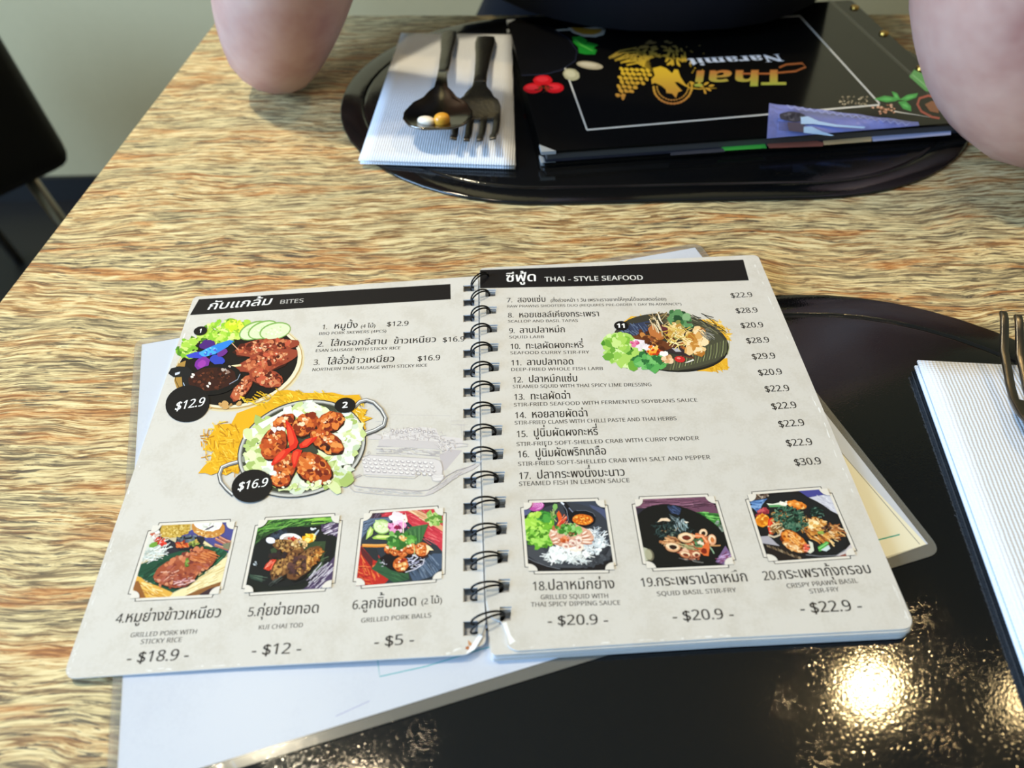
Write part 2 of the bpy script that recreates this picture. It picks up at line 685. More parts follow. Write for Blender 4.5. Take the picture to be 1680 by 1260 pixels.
        o.data = me2
        bpy.data.meshes.remove(old)
# ------------------------------------------------------------------ the room
WALL = simple('painted_wall', 'b2a986', 0.8, bump=0.15, bscale=60, var=0.03)
FLOOR = simple('dark_floor', '0b0908', 0.5, bump=0.2, bscale=20, var=0.3)
CEIL = simple('ceiling_paint', 'b4b2a8', 0.9)
BASE = simple('black_skirting', '0d0c0b', 0.5)
RX0, RX1, RY0, RY1, RZ = -2.4, 2.3, -2.1, 1.62, 2.62
def room_box(name, x0, x1, y0, y1, z0, z1, m):
    return structure(bm_obj(name, box_bm(x0, x1, y0, y1, z0, z1), m))
room_box('floor', RX0, RX1, RY0, RY1, -0.06, 0.0, FLOOR)
room_box('ceiling', RX0, RX1, RY0, RY1, RZ, RZ + 0.06, CEIL)
room_box('wall_back', RX0, RX1, RY1, RY1 + 0.1, -0.06, RZ + 0.06, WALL)
room_box('wall_front', RX0 - .1, RX1 + .1, RY0 - 0.1, RY0, -0.06, RZ + 0.06, WALL)
room_box('wall_right', RX1, RX1 + 0.1, RY0 - 0.1, RY1 + 0.1, -0.06, RZ + 0.06, WALL)
# left wall with a wide shop window in it
def joined(name, parts, m):
    b = bmesh.new()
    for q in parts:
        t = box_bm(*q)
        tm = bpy.data.meshes.new('t'); t.to_mesh(tm); t.free(); b.from_mesh(tm); bpy.data.meshes.remove(tm)
    return structure(bm_obj(name, b, m))
WY0, WY1, WZ0, WZ1 = -1.45, 0.35, 0.75, 2.45
joined('wall_left', [(RX0 - .1, RX0, RY0, WY0, -.06, RZ + .06), (RX0 - .1, RX0, WY1, RY1 + .1, -.06, RZ + .06), (RX0 - .1, RX0, WY0, WY1, -.06, WZ0), (RX0 - .1, RX0, WY0, WY1, WZ1, RZ + .06)], WALL)
joined('window_1', [(RX0 - .08, RX0 - .03, WY0, WY1, WZ0, WZ0 + .05), (RX0 - .08, RX0 - .03, WY0, WY1, WZ1 - .05, WZ1), (RX0 - .08, RX0 - .03, WY0, WY0 + .05, WZ0, WZ1), (RX0 - .08, RX0 - .03, WY1 - .05, WY1, WZ0, WZ1), (RX0 - .08, RX0 - .03, -.58, -.52, WZ0, WZ1)], simple('window_frame', '2a2a2a', 0.4))
structure(bm_obj('baseboard_back', box_bm(RX0, RX1, RY1 - 0.012, RY1, 0, 0.06), BASE))

# ------------------------------------------------------------------ table
tbl = thing('dining_table', 'brushed oak dining table with grey and honey grain carrying all the place settings', 'table', (0.2, 0.34, 0))
bm = bmesh.new()
bl, br = at(360, 24.5), at(1480, 22)
e0, e1 = at(360, 25), at(0, 490)
dirL = (e1 - e0).normalized()
FL = e0 + dirL * 0.80
back = (br - bl).normalized()
quad = [e0, e0 + back * 0.98, FL + back * 0.98, FL]
vs_t = [bm.verts.new((p.x, p.y, TABLE)) for p in quad]
vs_b = [bm.verts.new((p.x, p.y, TABLE - 0.03)) for p in quad]
bm.faces.new(vs_t[::-1]); bm.faces.new(vs_b)
for i in range(4):
    bm.faces.new((vs_t[i], vs_t[(i + 1) % 4], vs_b[(i + 1) % 4], vs_b[i]))
bmesh.ops.bevel(bm, geom=bm.edges[:], offset=0.0018, segments=2, affect='EDGES')
bm_obj('tabletop', bm, WOOD, tbl)
LEGM = simple('black_table_steel', '111111', 0.4, 0.5)
for p, sx, sy in zip(quad, (1, -1, -1, 1), (-1, -1, 1, 1)):
    x, y = p.x + sx * .06, p.y + sy * .06
    bm_obj('leg', box_bm(x - .025, x + .025, y - .025, y + .025, 0, TABLE - .03, 0.003), LEGM, tbl)

# ------------------------------------------------------------------ placemats (stadium outline, pressed line near the edge)
def placemat(label, cl, crt, r, rot=0.0):
    N = 28
    def ring(off):
        P = []
        for (c, a0) in ((crt, -90), (cl, 90)):
            for k in range(N + 1):
                a = math.radians(a0 + 180 * k / N + rot)
                P.append((c[0] + (r - off) * math.cos(a), c[1] + (r - off) * math.sin(a)))
        return P
    prof = [(0.0006, 0.0), (0.0, 0.0007), (0.0003, 0.0017), (0.0014, 0.0022), (0.0150, 0.0022), (0.0160, 0.0021), (0.0166, 0.0014), (0.0174, 0.0014), (0.0180, 0.0020), (0.0190, 0.0021), (0.026, 0.0021)]
    V, F = [], []
    n = 2 * (N + 1)
    for off, z in prof:
        V += [Vector((x, y, TABLE + z)) for x, y in ring(off)]
    for j in range(len(prof) - 1):
        for i in range(n):
            a, b = j * n + i, j * n + (i + 1) % n
            F.append((a, b, b + n, a + n))
    F.append(tuple(range(n))[::-1])
    F.append(tuple((len(prof) - 1) * n + i for i in range(n)))
    o = mesh_obj('placemat', V, F, LEATHER)
    me = o.data
    for p in me.polygons:
        p.use_smooth = len(p.vertices) == 4
    tag(o, label, 'placemat', 'black oval placemats')
    return o
placemat('far black oval placemat in front of the seated person, under the closed menu', (0.024, 0.546), (0.188, 0.546), 0.145)
placemat('near black oval placemat under the open menu and plastic sheet', (0.004, 0.166), (0.151, 0.166), 0.145)
MAT = 0.0022

# ------------------------------------------------------------------ laminated sheet under the open menu
lam = thing('laminated_sheet', 'white sheet sealed in clear plastic lying under the open menu', 'sheet', (0, 0.22, TABLE + MAT))
zS = MAT + 0.0003
S = [at(222, 558, zS), at(1146, 399, zS), at(1546, 907, zS), None]
bp0, bp1 = at(1160, 1017, zS), at(388, 1262, zS)
lp1 = at(178, 1230, zS)
def meet(a, b, c, d):
    r, s = b - a, d - c
    t = ((c.x - a.x) * s.y - (c.y - a.y) * s.x) / (r.x * s.y - r.y * s.x)
    return a + r * t
S[3] = meet(S[2], bp1, S[0], lp1)
Pp = [at(233, 566, zS), at(1140, 407, zS), at(1522, 893, zS), None]
Pp[3] = meet(Pp[2], at(500, 1208, zS), Pp[0], at(195, 1230, zS))
def lift(P, dz):
    return [Vector((p.x, p.y, p.z + dz)) for p in P]
rS = round_poly(S[::-1], 0.006)
rP = Pp[::-1]
V, F = slab(rP, [], 0.0001)
paper = mesh_obj('printed_paper', lift(V, 0.0003), F, WHITE_PAPER, lam)
plm, nt, b_ = new_mat('clear_laminate')
b_.inputs['Base Color'].default_value = hx('9b978c')
b_.inputs['Roughness'].default_value = 0.12
b_.inputs['Alpha'].default_value = 0.30
b_.inputs['Specular IOR Level'].default_value = 0.8
V, F = slab(rS, [rP], 0.0004)
mesh_obj('clear_plastic_border', lift(V, 0.0004), F, plm, lam)
A = Art(zS + 0.0003)
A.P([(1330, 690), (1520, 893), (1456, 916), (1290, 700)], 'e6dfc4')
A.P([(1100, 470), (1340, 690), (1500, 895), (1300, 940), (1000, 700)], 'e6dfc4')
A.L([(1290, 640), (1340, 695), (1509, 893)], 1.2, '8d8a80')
A.L([(1440, 886), (1476, 877)], 2.2, '3f9a86')
A.L([(619, 1078), (623, 1110), (700, 1093), (780, 1068), (826, 1055)], 1.8, '5ba8ad')
A.L([(551, 1175), (580, 1162), (606, 1150)], 1.0, '8f8fb8')
A.join(paper)

# ------------------------------------------------------------------ open spiral-bound menu
menu = thing('open_menu', 'open wire-bound restaurant menu with cream pages of food photos and prices', 'menu', (-0.01, 0.22, TABLE + MAT))
PR = 0.0078                                   # height of the right-hand page
# the left page lies lower at its outer edge
q0, q1 = at(190, 800, 0.0036), at(782, 760, 0.0062)
kx = (0.0062 - 0.0036) / (q1.x - q0.x)
PL = (0.0062 - kx * q1.x, kx, 0.0)
YL = [473, 496.5, 522, 550, 580, 612, 643.4, 677.7, 714, 750, 792, 834, 879, 926, 976, 1031]
YR = [451, 480.7, 509, 539, 570, 602, 635, 669.6, 706, 745, 783, 824, 867, 913, 961, 1007]
def hole_left(i):
    h = 5 + (YL[i] - 470) / 560 * 7
    y = YL[i]
    x1 = 778 + (y - 473) / 558 * 6
    return [(760, y - h + .8), (760, y + h + .8), (x1, y + h - .5), (x1, y - h - .5)]
def hole_right(i):
    y = YR[i]
    h = 5 + (y - 450) / 560 * 6.5
    x0, x1 = 795 + (y - 451) / 510 * 23, 812 + (y - 451) / 510 * 25
    return [(x0, y - h), (x0, y + h + 1), (x1, y + h - .5), (x1, y - h - .5)]
L_out = [(318, 487), (540, 470), (784, 453), (788, 760), (794, 985), (797, 1020), (789, 1046), (782, 1062), (766, 1074), (700, 1078), (400, 1094), (102, 1114)]
R_out = [(787, 440), (1000, 429), (1243, 418), (1503, 1031), (1200, 1046), (846, 1068), (833, 1060), (831, 1040), (822, 1020), (805, 1013), (798, 985), (791, 760)]
def sheet_from_px(out, rad, plane, holes, thick):
    P = [at(x, y, plane) for x, y in out]
    P = round_poly(P, rad)
    H = [[at(x, y, plane) for x, y in h] for h in holes]
    return slab(P, H, thick)
L_rad = [0.0025, 0, 0.001, 0, 0, 0.001, 0.001, 0.0005, 0.002, 0, 0, 0.005]
R_rad = [0.003, 0, 0.0035, 0.005, 0, 0.0015, 0.001, 0.001, 0.001, 0.001, 0, 0]
V, F = sheet_from_px(L_out, L_rad, PL, [hole_left(i) for i in range(16)], 0.0006)
page_left = mesh_obj('left_page', V, F, [PAGE, PAGE_EDGE], menu, fmat=[0 if len(f) == 3 else 1 for f in F])
V, F = sheet_from_px(R_out, R_rad, (PR, 0, 0), [hole_right(i) for i in range(16)], 0.0006)
page_right = mesh_obj('right_page', V, F, [PAGE, PAGE_EDGE], menu, fmat=[0 if len(f) == 3 else 1 for f in F])
# the leaves still to be turned, and the one already turned, under the two open pages
def under_leaf(out, rad, plane, holes, dz, dx, dy, th):
    V, F = sheet_from_px(out, rad, plane, holes, th)
    return mesh_obj('turned_leaf', [v + Vector((dx, dy, dz)) for v in V], F, [PAGE, PAGE_EDGE], menu, fmat=[0 if len(f) == 3 else 1 for f in F])
R_out2 = [p for p in R_out if p not in ((833, 1060), (831, 1040), (822, 1020), (805, 1013))]
R_out2[R_out2.index((846, 1068))] = (808, 1070)
R_rad2 = [0.003, 0, 0.0035, 0.005, 0, 0.0015, 0, 0]
L_out2 = [(318, 487), (540, 470), (784, 453), (788, 760), (796, 1060), (700, 1076), (400, 1092), (102, 1113)]
for k in range(5):
    under_leaf(R_out2, R_rad2, (PR, 0, 0), [hole_right(i) for i in range(16)], -0.0008 - 0.00088 * k, random.uniform(-.0006, .0004), random.uniform(-.0009, .0002) - 0.0002 * k, 0.0006)
for k in range(1):
    under_leaf(L_out2, [0.002, 0, 0.001, 0, 0.003, 0, 0, 0.006], PL, [hole_left(i) for i in range(16)], -0.0007, 0.0003, 0.0006, 0.0004)
# wire-o binding: a pair of wires through every pair of holes
for i in range(16):
    y0, y1 = YL[i], YR[i]
    a = at(773, y0 + 0.5, PL)
    x0, x1 = 795 + (y1 - 451) / 510 * 23, 812 + (y1 - 451) / 510 * 25
    b = at((x0 + x1) / 2 - 2, y1 + 1.0, PR)
    bm = bmesh.new()
    for s in (-1, 1):
        mid = (a + b) / 2
        half = (b - a) / 2
        half.z = 0
        off = Vector((0, s * 0.00105, 0))
        P = []
        for k in range(28):
            t = 2 * math.pi * k / 28
            P.append(mid + off + half * math.cos(t) + Vector((0, -0.0007 * s * math.cos(t), (0.0048 if math.sin(t) > 0 else 0.0034) * math.sin(t))))
        tube(bm, P, 0.00042, 8, closed=True)
    bm_obj('binding_ring', bm, BLACK_METAL, menu, True)
# ------------------------------------------------------------------ print on the left page
K = '25211f'
A = Art(PL)
A.P([(326.5, 491), (739, 466), (739.5, 491), (311.5, 517)], '181616')
A.T('กับแกล้ม', (338, 508.5), (445, 499.5), 10.5, 'f4f2ee', shear=0.18)
A.T('BITES', (458, 498.5), (498, 496), 6.2, 'b9b5ae', 'sans')

def dish_bites(A):
    A.frame(250, 450, 6.0)
    A.E(855, 915, 655, 420, 'd6c8a2', -14, 0, 40)
    A.E(852, 912, 640, 405, 'b99a63', -14, 0, 40)
    A.E(850, 905, 630, 395, 'e3d8ba', -14, 0, 40)
    A.E(838, 898, 605, 378, '14100e', -14, 0, 40)
    A.P([(250, 880), (330, 850), (300, 1000), (320, 1130), (300, 1160), (240, 1120), (215, 1050)], 'a8823f')
    A.L([(240, 900), (225, 1040), (280, 1150)], 8, '5d431c')
    # lettuce
    for c, reg, n in ((['5d8f22', '86b52d', '4c7a1c'], (650, 590, 310, 110, -14), 60), (['a9cf45', 'c4de63', '8cc234', 'd8e88a'], (690, 570, 280, 110, -14), 110), (['7eb530', 'a6cc4a', 'c9de78', '4f8420'], (345, 735, 95, 95, -30), 50)):
        A.D(n, reg, 12, 40, c, 0.5)
    A.D(22, (820, 520, 80, 60, 0), 15, 40, ['c6d62a', 'e2e04c', '8fb32a'], .5)
    # cucumber slices
    for x, y, r in ((1000, 555, -22), (1090, 548, -20), (1208, 560, -13)):
        A.E(x, y, 158, 84, '7fa653', r)
        A.E(x + 3, y + 2, 146, 72, 'd5e2b4', r)
        A.D(22, (x, y, 95, 42, r), 5, 14, ['e6efce', 'c3d69a', 'dde8c0'], .2)
    # skewered pork
    for x, y, rx, ry, r in ((1110, 715, 320, 78, -7), (1120, 855, 290, 95, -14), (1120, 1020, 165, 85, 18), (880, 1120, 150, 62, -52)):
        A.E(x + 6, y + 14, rx, ry, '3a150c', r, .1)
        A.lump(x, y, rx, ry, r, '93402a', ['b85f3a', '6b2416', 'c97a50', '84321f', 'd79a6d', '4c190f', 'a94a2c', 'c0563a'], 95, 9, 34, .12)
        A.D(16, (x, y - ry * .2, rx * .7, ry * .4, r), 5, 14, ['e9b48c', 'f0c8a4', 'd8875a'])
    A.L([(775, 672), (850, 750)], 9, 'd9a583')
    A.L([(730, 917), (875, 898)], 20, 'd9c28c')
    A.L([(730, 911), (875, 892)], 6, 'f3e6bf')
    # blue orchid
    A.E(545, 695, 75, 50, '4b2273', -15, .1)
    A.E(490, 880, 80, 62, '7a2c93', -35, .08)
    A.E(490, 885, 45, 34, '9b3aa6', -35, .08)
    A.E(640, 850, 72, 48, '3244b4', 15, .1)
    A.E(690, 775, 56, 34, '6b2c84', -25, .1)
    A.P([(330, 800), (420, 770), (520, 760), (560, 790), (470, 830), (360, 825)], '3c46bf')
    A.P([(520, 740), (640, 690), (760, 650), (805, 660), (740, 720), (620, 790), (540, 800)], '2f7fd4')
    A.E(560, 765, 95, 38, '45a4e2', -20, .15)
    A.D(14, (560, 765, 80, 30, -20), 6, 16, ['7cc4ee', '2c6cc8', '5d4fc4'])
    # sauce bowl with a handle
    A.E(615, 1040, 270, 150, '0f0e0e', -10)
    A.P([(158, 980), (185, 930), (260, 910), (350, 915), (400, 960), (370, 1090), (350, 1150), (300, 1120), (290, 1010), (210, 1015)], '191a1c')
    A.P([(225, 975), (275, 962), (268, 985), (225, 998)], 'c9ced6')
    A.L([(305, 1070), (330, 1130)], 9, '9fb0c4')
    A.E(590, 1035, 235, 118, '35160f', -8, .06)
    A.D(70, (600, 1040, 200, 95, -8), 6, 20, ['5a2a1a', '241009', '47200f', '6e3a25', '2f140c'])
    A.D(8, (720, 940, 60, 40, 0), 6, 18, ['b7a79a', '8c6f60'])
    for x, y in ((390, 1015), (565, 1080), (400, 990), (545, 1105)):
        A.E(x, y, 17, 12, 'e8ddd2', 30, .3, 9)
    A.L([(760, 1085), (840, 1040), (865, 985)], 7, '8d97a6')
    A.D(10, (700, 1290, 190, 26, -8), 10, 30, ['a97c46', 'c79a5c'], .2)
def badge(A, x, y, rx, ry, rot=-12):
    A.frame(0, 0, 1)
    A.E(x, y, rx, ry, '131112', rot, 0, 30)
dish_bites(A)
badge(A, 308, 663, 36.5, 30)
A.T('$12.9', (286, 674), (335, 666), 13.5, 'efeeec', 'sans', .2)
badge(A, 329, 543.5, 11.2, 7.2)
A.T('1', (326.5, 547), (331, 546.5), 6.4, 'efeeec', 'bold')

def dish_sausage(A):
    A.frame(310, 630, 4.941)
    gold = [(640, 150), (720, 60), (800, 50), (920, 75), (1050, 78), (1160, 72), (1260, 95), (1380, 90), (1400, 130), (1380, 200), (1445, 210), (1420, 260), (1490, 280), (1420, 310), (1435, 370), (1300, 400), (900, 500), (430, 640), (400, 735), (350, 715), (300, 745), (240, 720), (180, 742), (130, 725), (75, 728), (130, 660), (180, 620), (185, 570), (205, 550), (150, 540), (115, 540), (160, 480), (155, 440), (200, 380), (215, 335), (290, 325), (345, 325), (390, 240), (470, 210)]
    A.P(gold, 'dfa81d')
    A.S(170, (300, 520, 190, 220, -30), 25, 75, 9, -20, 100, ['c98c16', 'e9b82c', 'b97a12', 'f0c64a', 'd79a18'])
    A.S(120, (900, 140, 480, 75, 3), 25, 80, 9, -10, 60, ['e8bb24', 'f2d04c', 'd6a61a', 'c79716'])
    A.S(26, (1400, 250, 50, 90, 0), 20, 50, 8, 0, 90, ['e9c040', 'f3e2a0', 'd9ab20'])
    # handles
    R = [(1340, 195), (1385, 150), (1440, 135), (1500, 155), (1560, 215), (1595, 280), (1580, 340), (1510, 380), (1425, 410)]
    Lh = [(405, 635), (330, 655), (270, 680), (247, 740), (260, 800), (305, 855), (360, 905)]
    for h in (R, Lh):
        A.L(h, 34, '4b4a4a')
        A.L([(x + 2, y - 3) for x, y in h], 24, '8f8e8c')
        A.L([(x - 3, y - 6) for x, y in h], 9, 'e3e2de')
    A.E(915, 528, 532, 385, '3c3b38', -17, 0, 44)
    A.E(915, 528, 524, 376, 'c2c0b8', -17, 0, 44)
    A.E(915, 526, 506, 360, '7f7e77', -17, 0, 44)
    A.E(915, 524, 496, 350, '3c3f31', -17, 0, 44)
    A.D(40, (915, 300, 350, 90, -10), 15, 40, ['565a45', '6a6e55', '4a4e3c'], .3)
    A.E(450, 610, 22, 30, '8a8d7e', 20)
    # pale cabbage leaves
    for reg, n in (((640, 430, 190, 150, -35), 60), ((960, 240, 150, 70, -5), 45), ((1250, 420, 140, 170, 30), 60), ((1150, 680, 190, 170, -40), 60), ((860, 800, 210, 60, 0), 45), ((560, 640, 110, 80, 30), 30)):
        A.D(n, reg, 22, 60, ['dfe5b4', 'c3d08a', 'eceed6', 'b5c878', 'd3dba0', 'a4b866', 'e8ecdc', 'cfd6c0'], .45)
    for p in ([(700, 260), (760, 225), (780, 240), (740, 270), (600, 370), (560, 330)], [(1280, 290), (1330, 310), (1320, 370), (1230, 410), (1190, 390)], [(1300, 430), (1390, 480), (1370, 520), (1200, 620), (1130, 640), (1230, 540)]):
        A.P(p, 'e4e8d8')
    A.D(26, (1280, 540, 110, 110, -30), 10, 30, ['f0f2e8', 'd4dcc4', 'bccba4'], .4)
    # sausages
    for x, y, rx, ry, r in ((770, 310, 95, 48, -30), (940, 335, 118, 80, -35), (1145, 310, 115, 75, -18), (690, 490, 100, 135, 22), (1115, 470, 150, 78, 28), (775, 680, 88, 130, 12), (745, 770, 80, 70, 0), (1010, 690, 158, 112, 35)):
        A.E(x + 5, y + 12, rx + 6, ry + 6, '2c1208', r, .06)
        A.lump(x, y, rx, ry, r, 'a3421a', ['c25a22', '832c12', 'd97a35', 'b84c1e', '6a2010', 'cf6a2a', 'e09048'], 60, 10, 32, .06)
        A.D(10, (x - 8, y - ry * .3, rx * .5, ry * .3, r), 6, 16, ['f0b682', 'f6d2ac', 'e8955a'])
    A.D(8, (1120, 520, 50, 25, 20), 8, 18, ['4a1c14', '2c0f0c'])
    A.D(8, (730, 370, 50, 22, 0), 10, 22, ['e8cdb8', 'f3e6da'])
    for p in ([(785, 300), (812, 318), (845, 365), (890, 480), (875, 525), (825, 555), (803, 450)], [(668, 655), (700, 600), (760, 545), (815, 525), (835, 545), (770, 615), (700, 660), (675, 672)], [(850, 692), (832, 610), (845, 555), (880, 535), (922, 545), (895, 610), (868, 680)], [(895, 500), (950, 455), (1048, 432), (1020, 470), (960, 520), (905, 530)]):
        A.P(p, 'd42a1a')
        cx, cy = sum(q[0] for q in p) / len(p), sum(q[1] for q in p) / len(p)
        A.P([(cx + (q[0] - cx) * .55 - 6, cy + (q[1] - cy) * .7 - 4) for q in p], 'ee4a2e')
    A.D(5, (690, 730, 30, 14, 0), 10, 22, ['d8dcd0', 'f0f0ea'])
    A.D(30, (950, 830, 200, 30, -6), 6, 22, ['dbe3a8', 'c0d084', 'eff0d0'])
dish_sausage(A)
badge(A, 566.5, 666.5, 17.3, 12.3, -8)
A.T('2', (561.5, 671.5), (571, 670.5), 10, 'f4f2ee', 'bold')
badge(A, 414, 799, 34, 26.5, -16)
A.T('$16.9', (389.5, 806.5), (439, 799), 13.5, 'f4f2ee', 'sans', .2)

def typewriter(A):
    A.reset(4)
    A.frame(560, 630, 5.6)
    g, g2, g3 = 'b9b2b0', 'c9c3bf', 'aaa2a3'
    def LL(p, w=4, c=g):
        A.L(p, w, c)
    LL([(445, 405), (450, 282), (1012, 292), (1003, 445)], 3)
    LL([(1010, 340), (1130, 340), (1135, 380), (1010, 372)], 4)
    LL([(1060, 372), (1165, 374)], 4)
    LL([(1100, 375), (1110, 480)], 5); LL([(1125, 375), (1130, 470)], 4)
    A.P([(380, 470), (500, 420), (740, 395), (870, 410), (900, 480), (1040, 490), (1110, 500), (1120, 560), (960, 640), (880, 560), (340, 560)], 'd2cbc8')
    A.P([(900, 650), (1000, 600), (1110, 610), (1080, 650), (960, 790), (930, 800)], 'bdb5b5')
    A.S(110, (640, 470, 300, 70, 0), 15, 70, 5, -15, 25, [g, g3, g2, 'e2ddd8'])
    A.S(60, (640, 470, 300, 70, 0), 10, 40, 5, 60, 110, [g, g3, 'e2ddd8'])
    for x in range(10):
        A.E(470 + x * 42, 430 + 14 * math.sin(x), 17, 13, g3, 0, .2, 9)
        A.E(470 + x * 42, 430 + 14 * math.sin(x), 9, 6, 'e0dbd6', 0, .2, 7)
    LL([(330, 575), (660, 575), (900, 600)], 6, g3); LL([(330, 600), (660, 604), (900, 628)], 4)
    LL([(320, 640), (600, 640), (900, 665)], 6, g3)
    A.P([(345, 520), (420, 505), (900, 530), (960, 560), (900, 600), (340, 570)], 'c6bfbd')
    A.S(60, (620, 620, 290, 30, 3), 20, 90, 5, -4, 10, [g, 'dcd6d2', g3])
    A.S(50, (960, 560, 90, 60, 0), 10, 50, 5, -40, 80, [g, g3, 'e4dfda'])
    LL([(1000, 545), (1090, 545), (1165, 555), (1160, 572), (1030, 585)], 6)
    A.P([(240, 495), (300, 455), (375, 480), (370, 510), (250, 508)], 'cdc6c3'); LL([(240, 495), (300, 455), (375, 480)], 4)
    LL([(310, 345), (435, 345)], 3, g2); LL([(330, 370), (430, 385)], 3, g2)
    # keyboard
    A.P([(190, 690), (260, 655), (850, 690), (900, 700), (930, 760), (920, 850), (690, 800), (680, 850), (210, 830)], 'd3ccc9')
    for r in range(4):
        for c in range(13):
            x, y = 200 + c * 52 + r * 14, 690 + r * 36 + c * 3.2
            if x < 860:
                A.E(x, y, 21, 15, g3, 5, .12, 10)
                A.E(x, y - 4, 16, 9, 'e3deda', 5, .12, 9)
    LL([(185, 670), (255, 655), (560, 672), (860, 690), (915, 712), (930, 780), (930, 840)], 6, g)
    LL([(200, 835), (230, 850), (670, 870), (705, 840), (720, 810)], 5, g)
    LL([(250, 620), (240, 640), (255, 650), (268, 635), (255, 618)], 4)
    for k in (0, 1, 2):
        A.E(885, 850 + k * 14, 62 - k * 4, 20, g, -4, 0, 16); A.E(885, 848 + k * 14, 55 - k * 4, 15, 'dcd6d2', -4, 0, 16)
    LL([(845, 760), (850, 820), (870, 830)], 5)
    # base board
    base = [(175, 830), (110, 860), (75, 915), (80, 955), (120, 990), (300, 1010), (560, 1028), (760, 1030), (840, 1005), (960, 930), (1060, 850), (1200, 790), (1265, 745), (1290, 700)]
    LL(base, 7, g)
    base2 = [(190, 840), (130, 865), (105, 900), (120, 935), (200, 950), (420, 965), (700, 985), (800, 975), (880, 930), (960, 850), (1060, 795), (1180, 760), (1230, 735)]
    LL(base2, 7, g3)
    A.P([(760, 1028), (840, 1003), (960, 928), (1060, 848), (1190, 792), (1265, 745), (1240, 740), (1060, 812), (960, 880), (860, 960), (800, 990)], 'c4bdba')
    A.S(70, (440, 990, 300, 18, 3), 20, 60, 4, 0, 12, ['d6d0cc', g2])
    A.S(70, (1010, 870, 170, 22, -35), 20, 50, 4, -45, -25, [g3, g2])
    A.frame(0, 0, 1)
typewriter(A)

A.reset(3)
for row in (
    (('1.', (527.6, 540.5), (537, 540), 7.6), ('หมูปิ้ง', (547, 539.5), (587, 537.6), 8), ('(4 ไม้)', (591.4, 538), (616, 537), 5.4), ('$12.9', (634, 535.5), (670.5, 534), 7.6), ('BBQ PORK SKEWERS (4PCS)', (522.5, 549.6), (634, 545), 4.3)),
    (('2.', (520, 569), (531, 568.6), 8), ('ไส้กรอกอีสาน', (541, 568), (635, 564.3), 8.2), ('ข้าวเหนียว', (645, 564.3), (716, 561), 8.2), ('$16.9', (725.7, 561.3), (763, 559.7), 8), ('ESAN SAUSAGE WITH STICKY RICE', (517, 577.6), (657, 573), 4.6)),
    (('3.', (513.7, 599), (525, 598), 8.6), ('ไส้อั่วข้าวเหนียว', (535.8, 598.3), (647.6, 593), 8.6), ('$16.9', (684.4, 592.3), (722.5, 590.6), 8.4), ('NORTHERN THAI SAUSAGE WITH STICKY RICE', (511.4, 609), (701, 601.5), 4.8)),
):
    for s, a, b, c in row:
        A.T(s, a, b, c, K, 'sans')

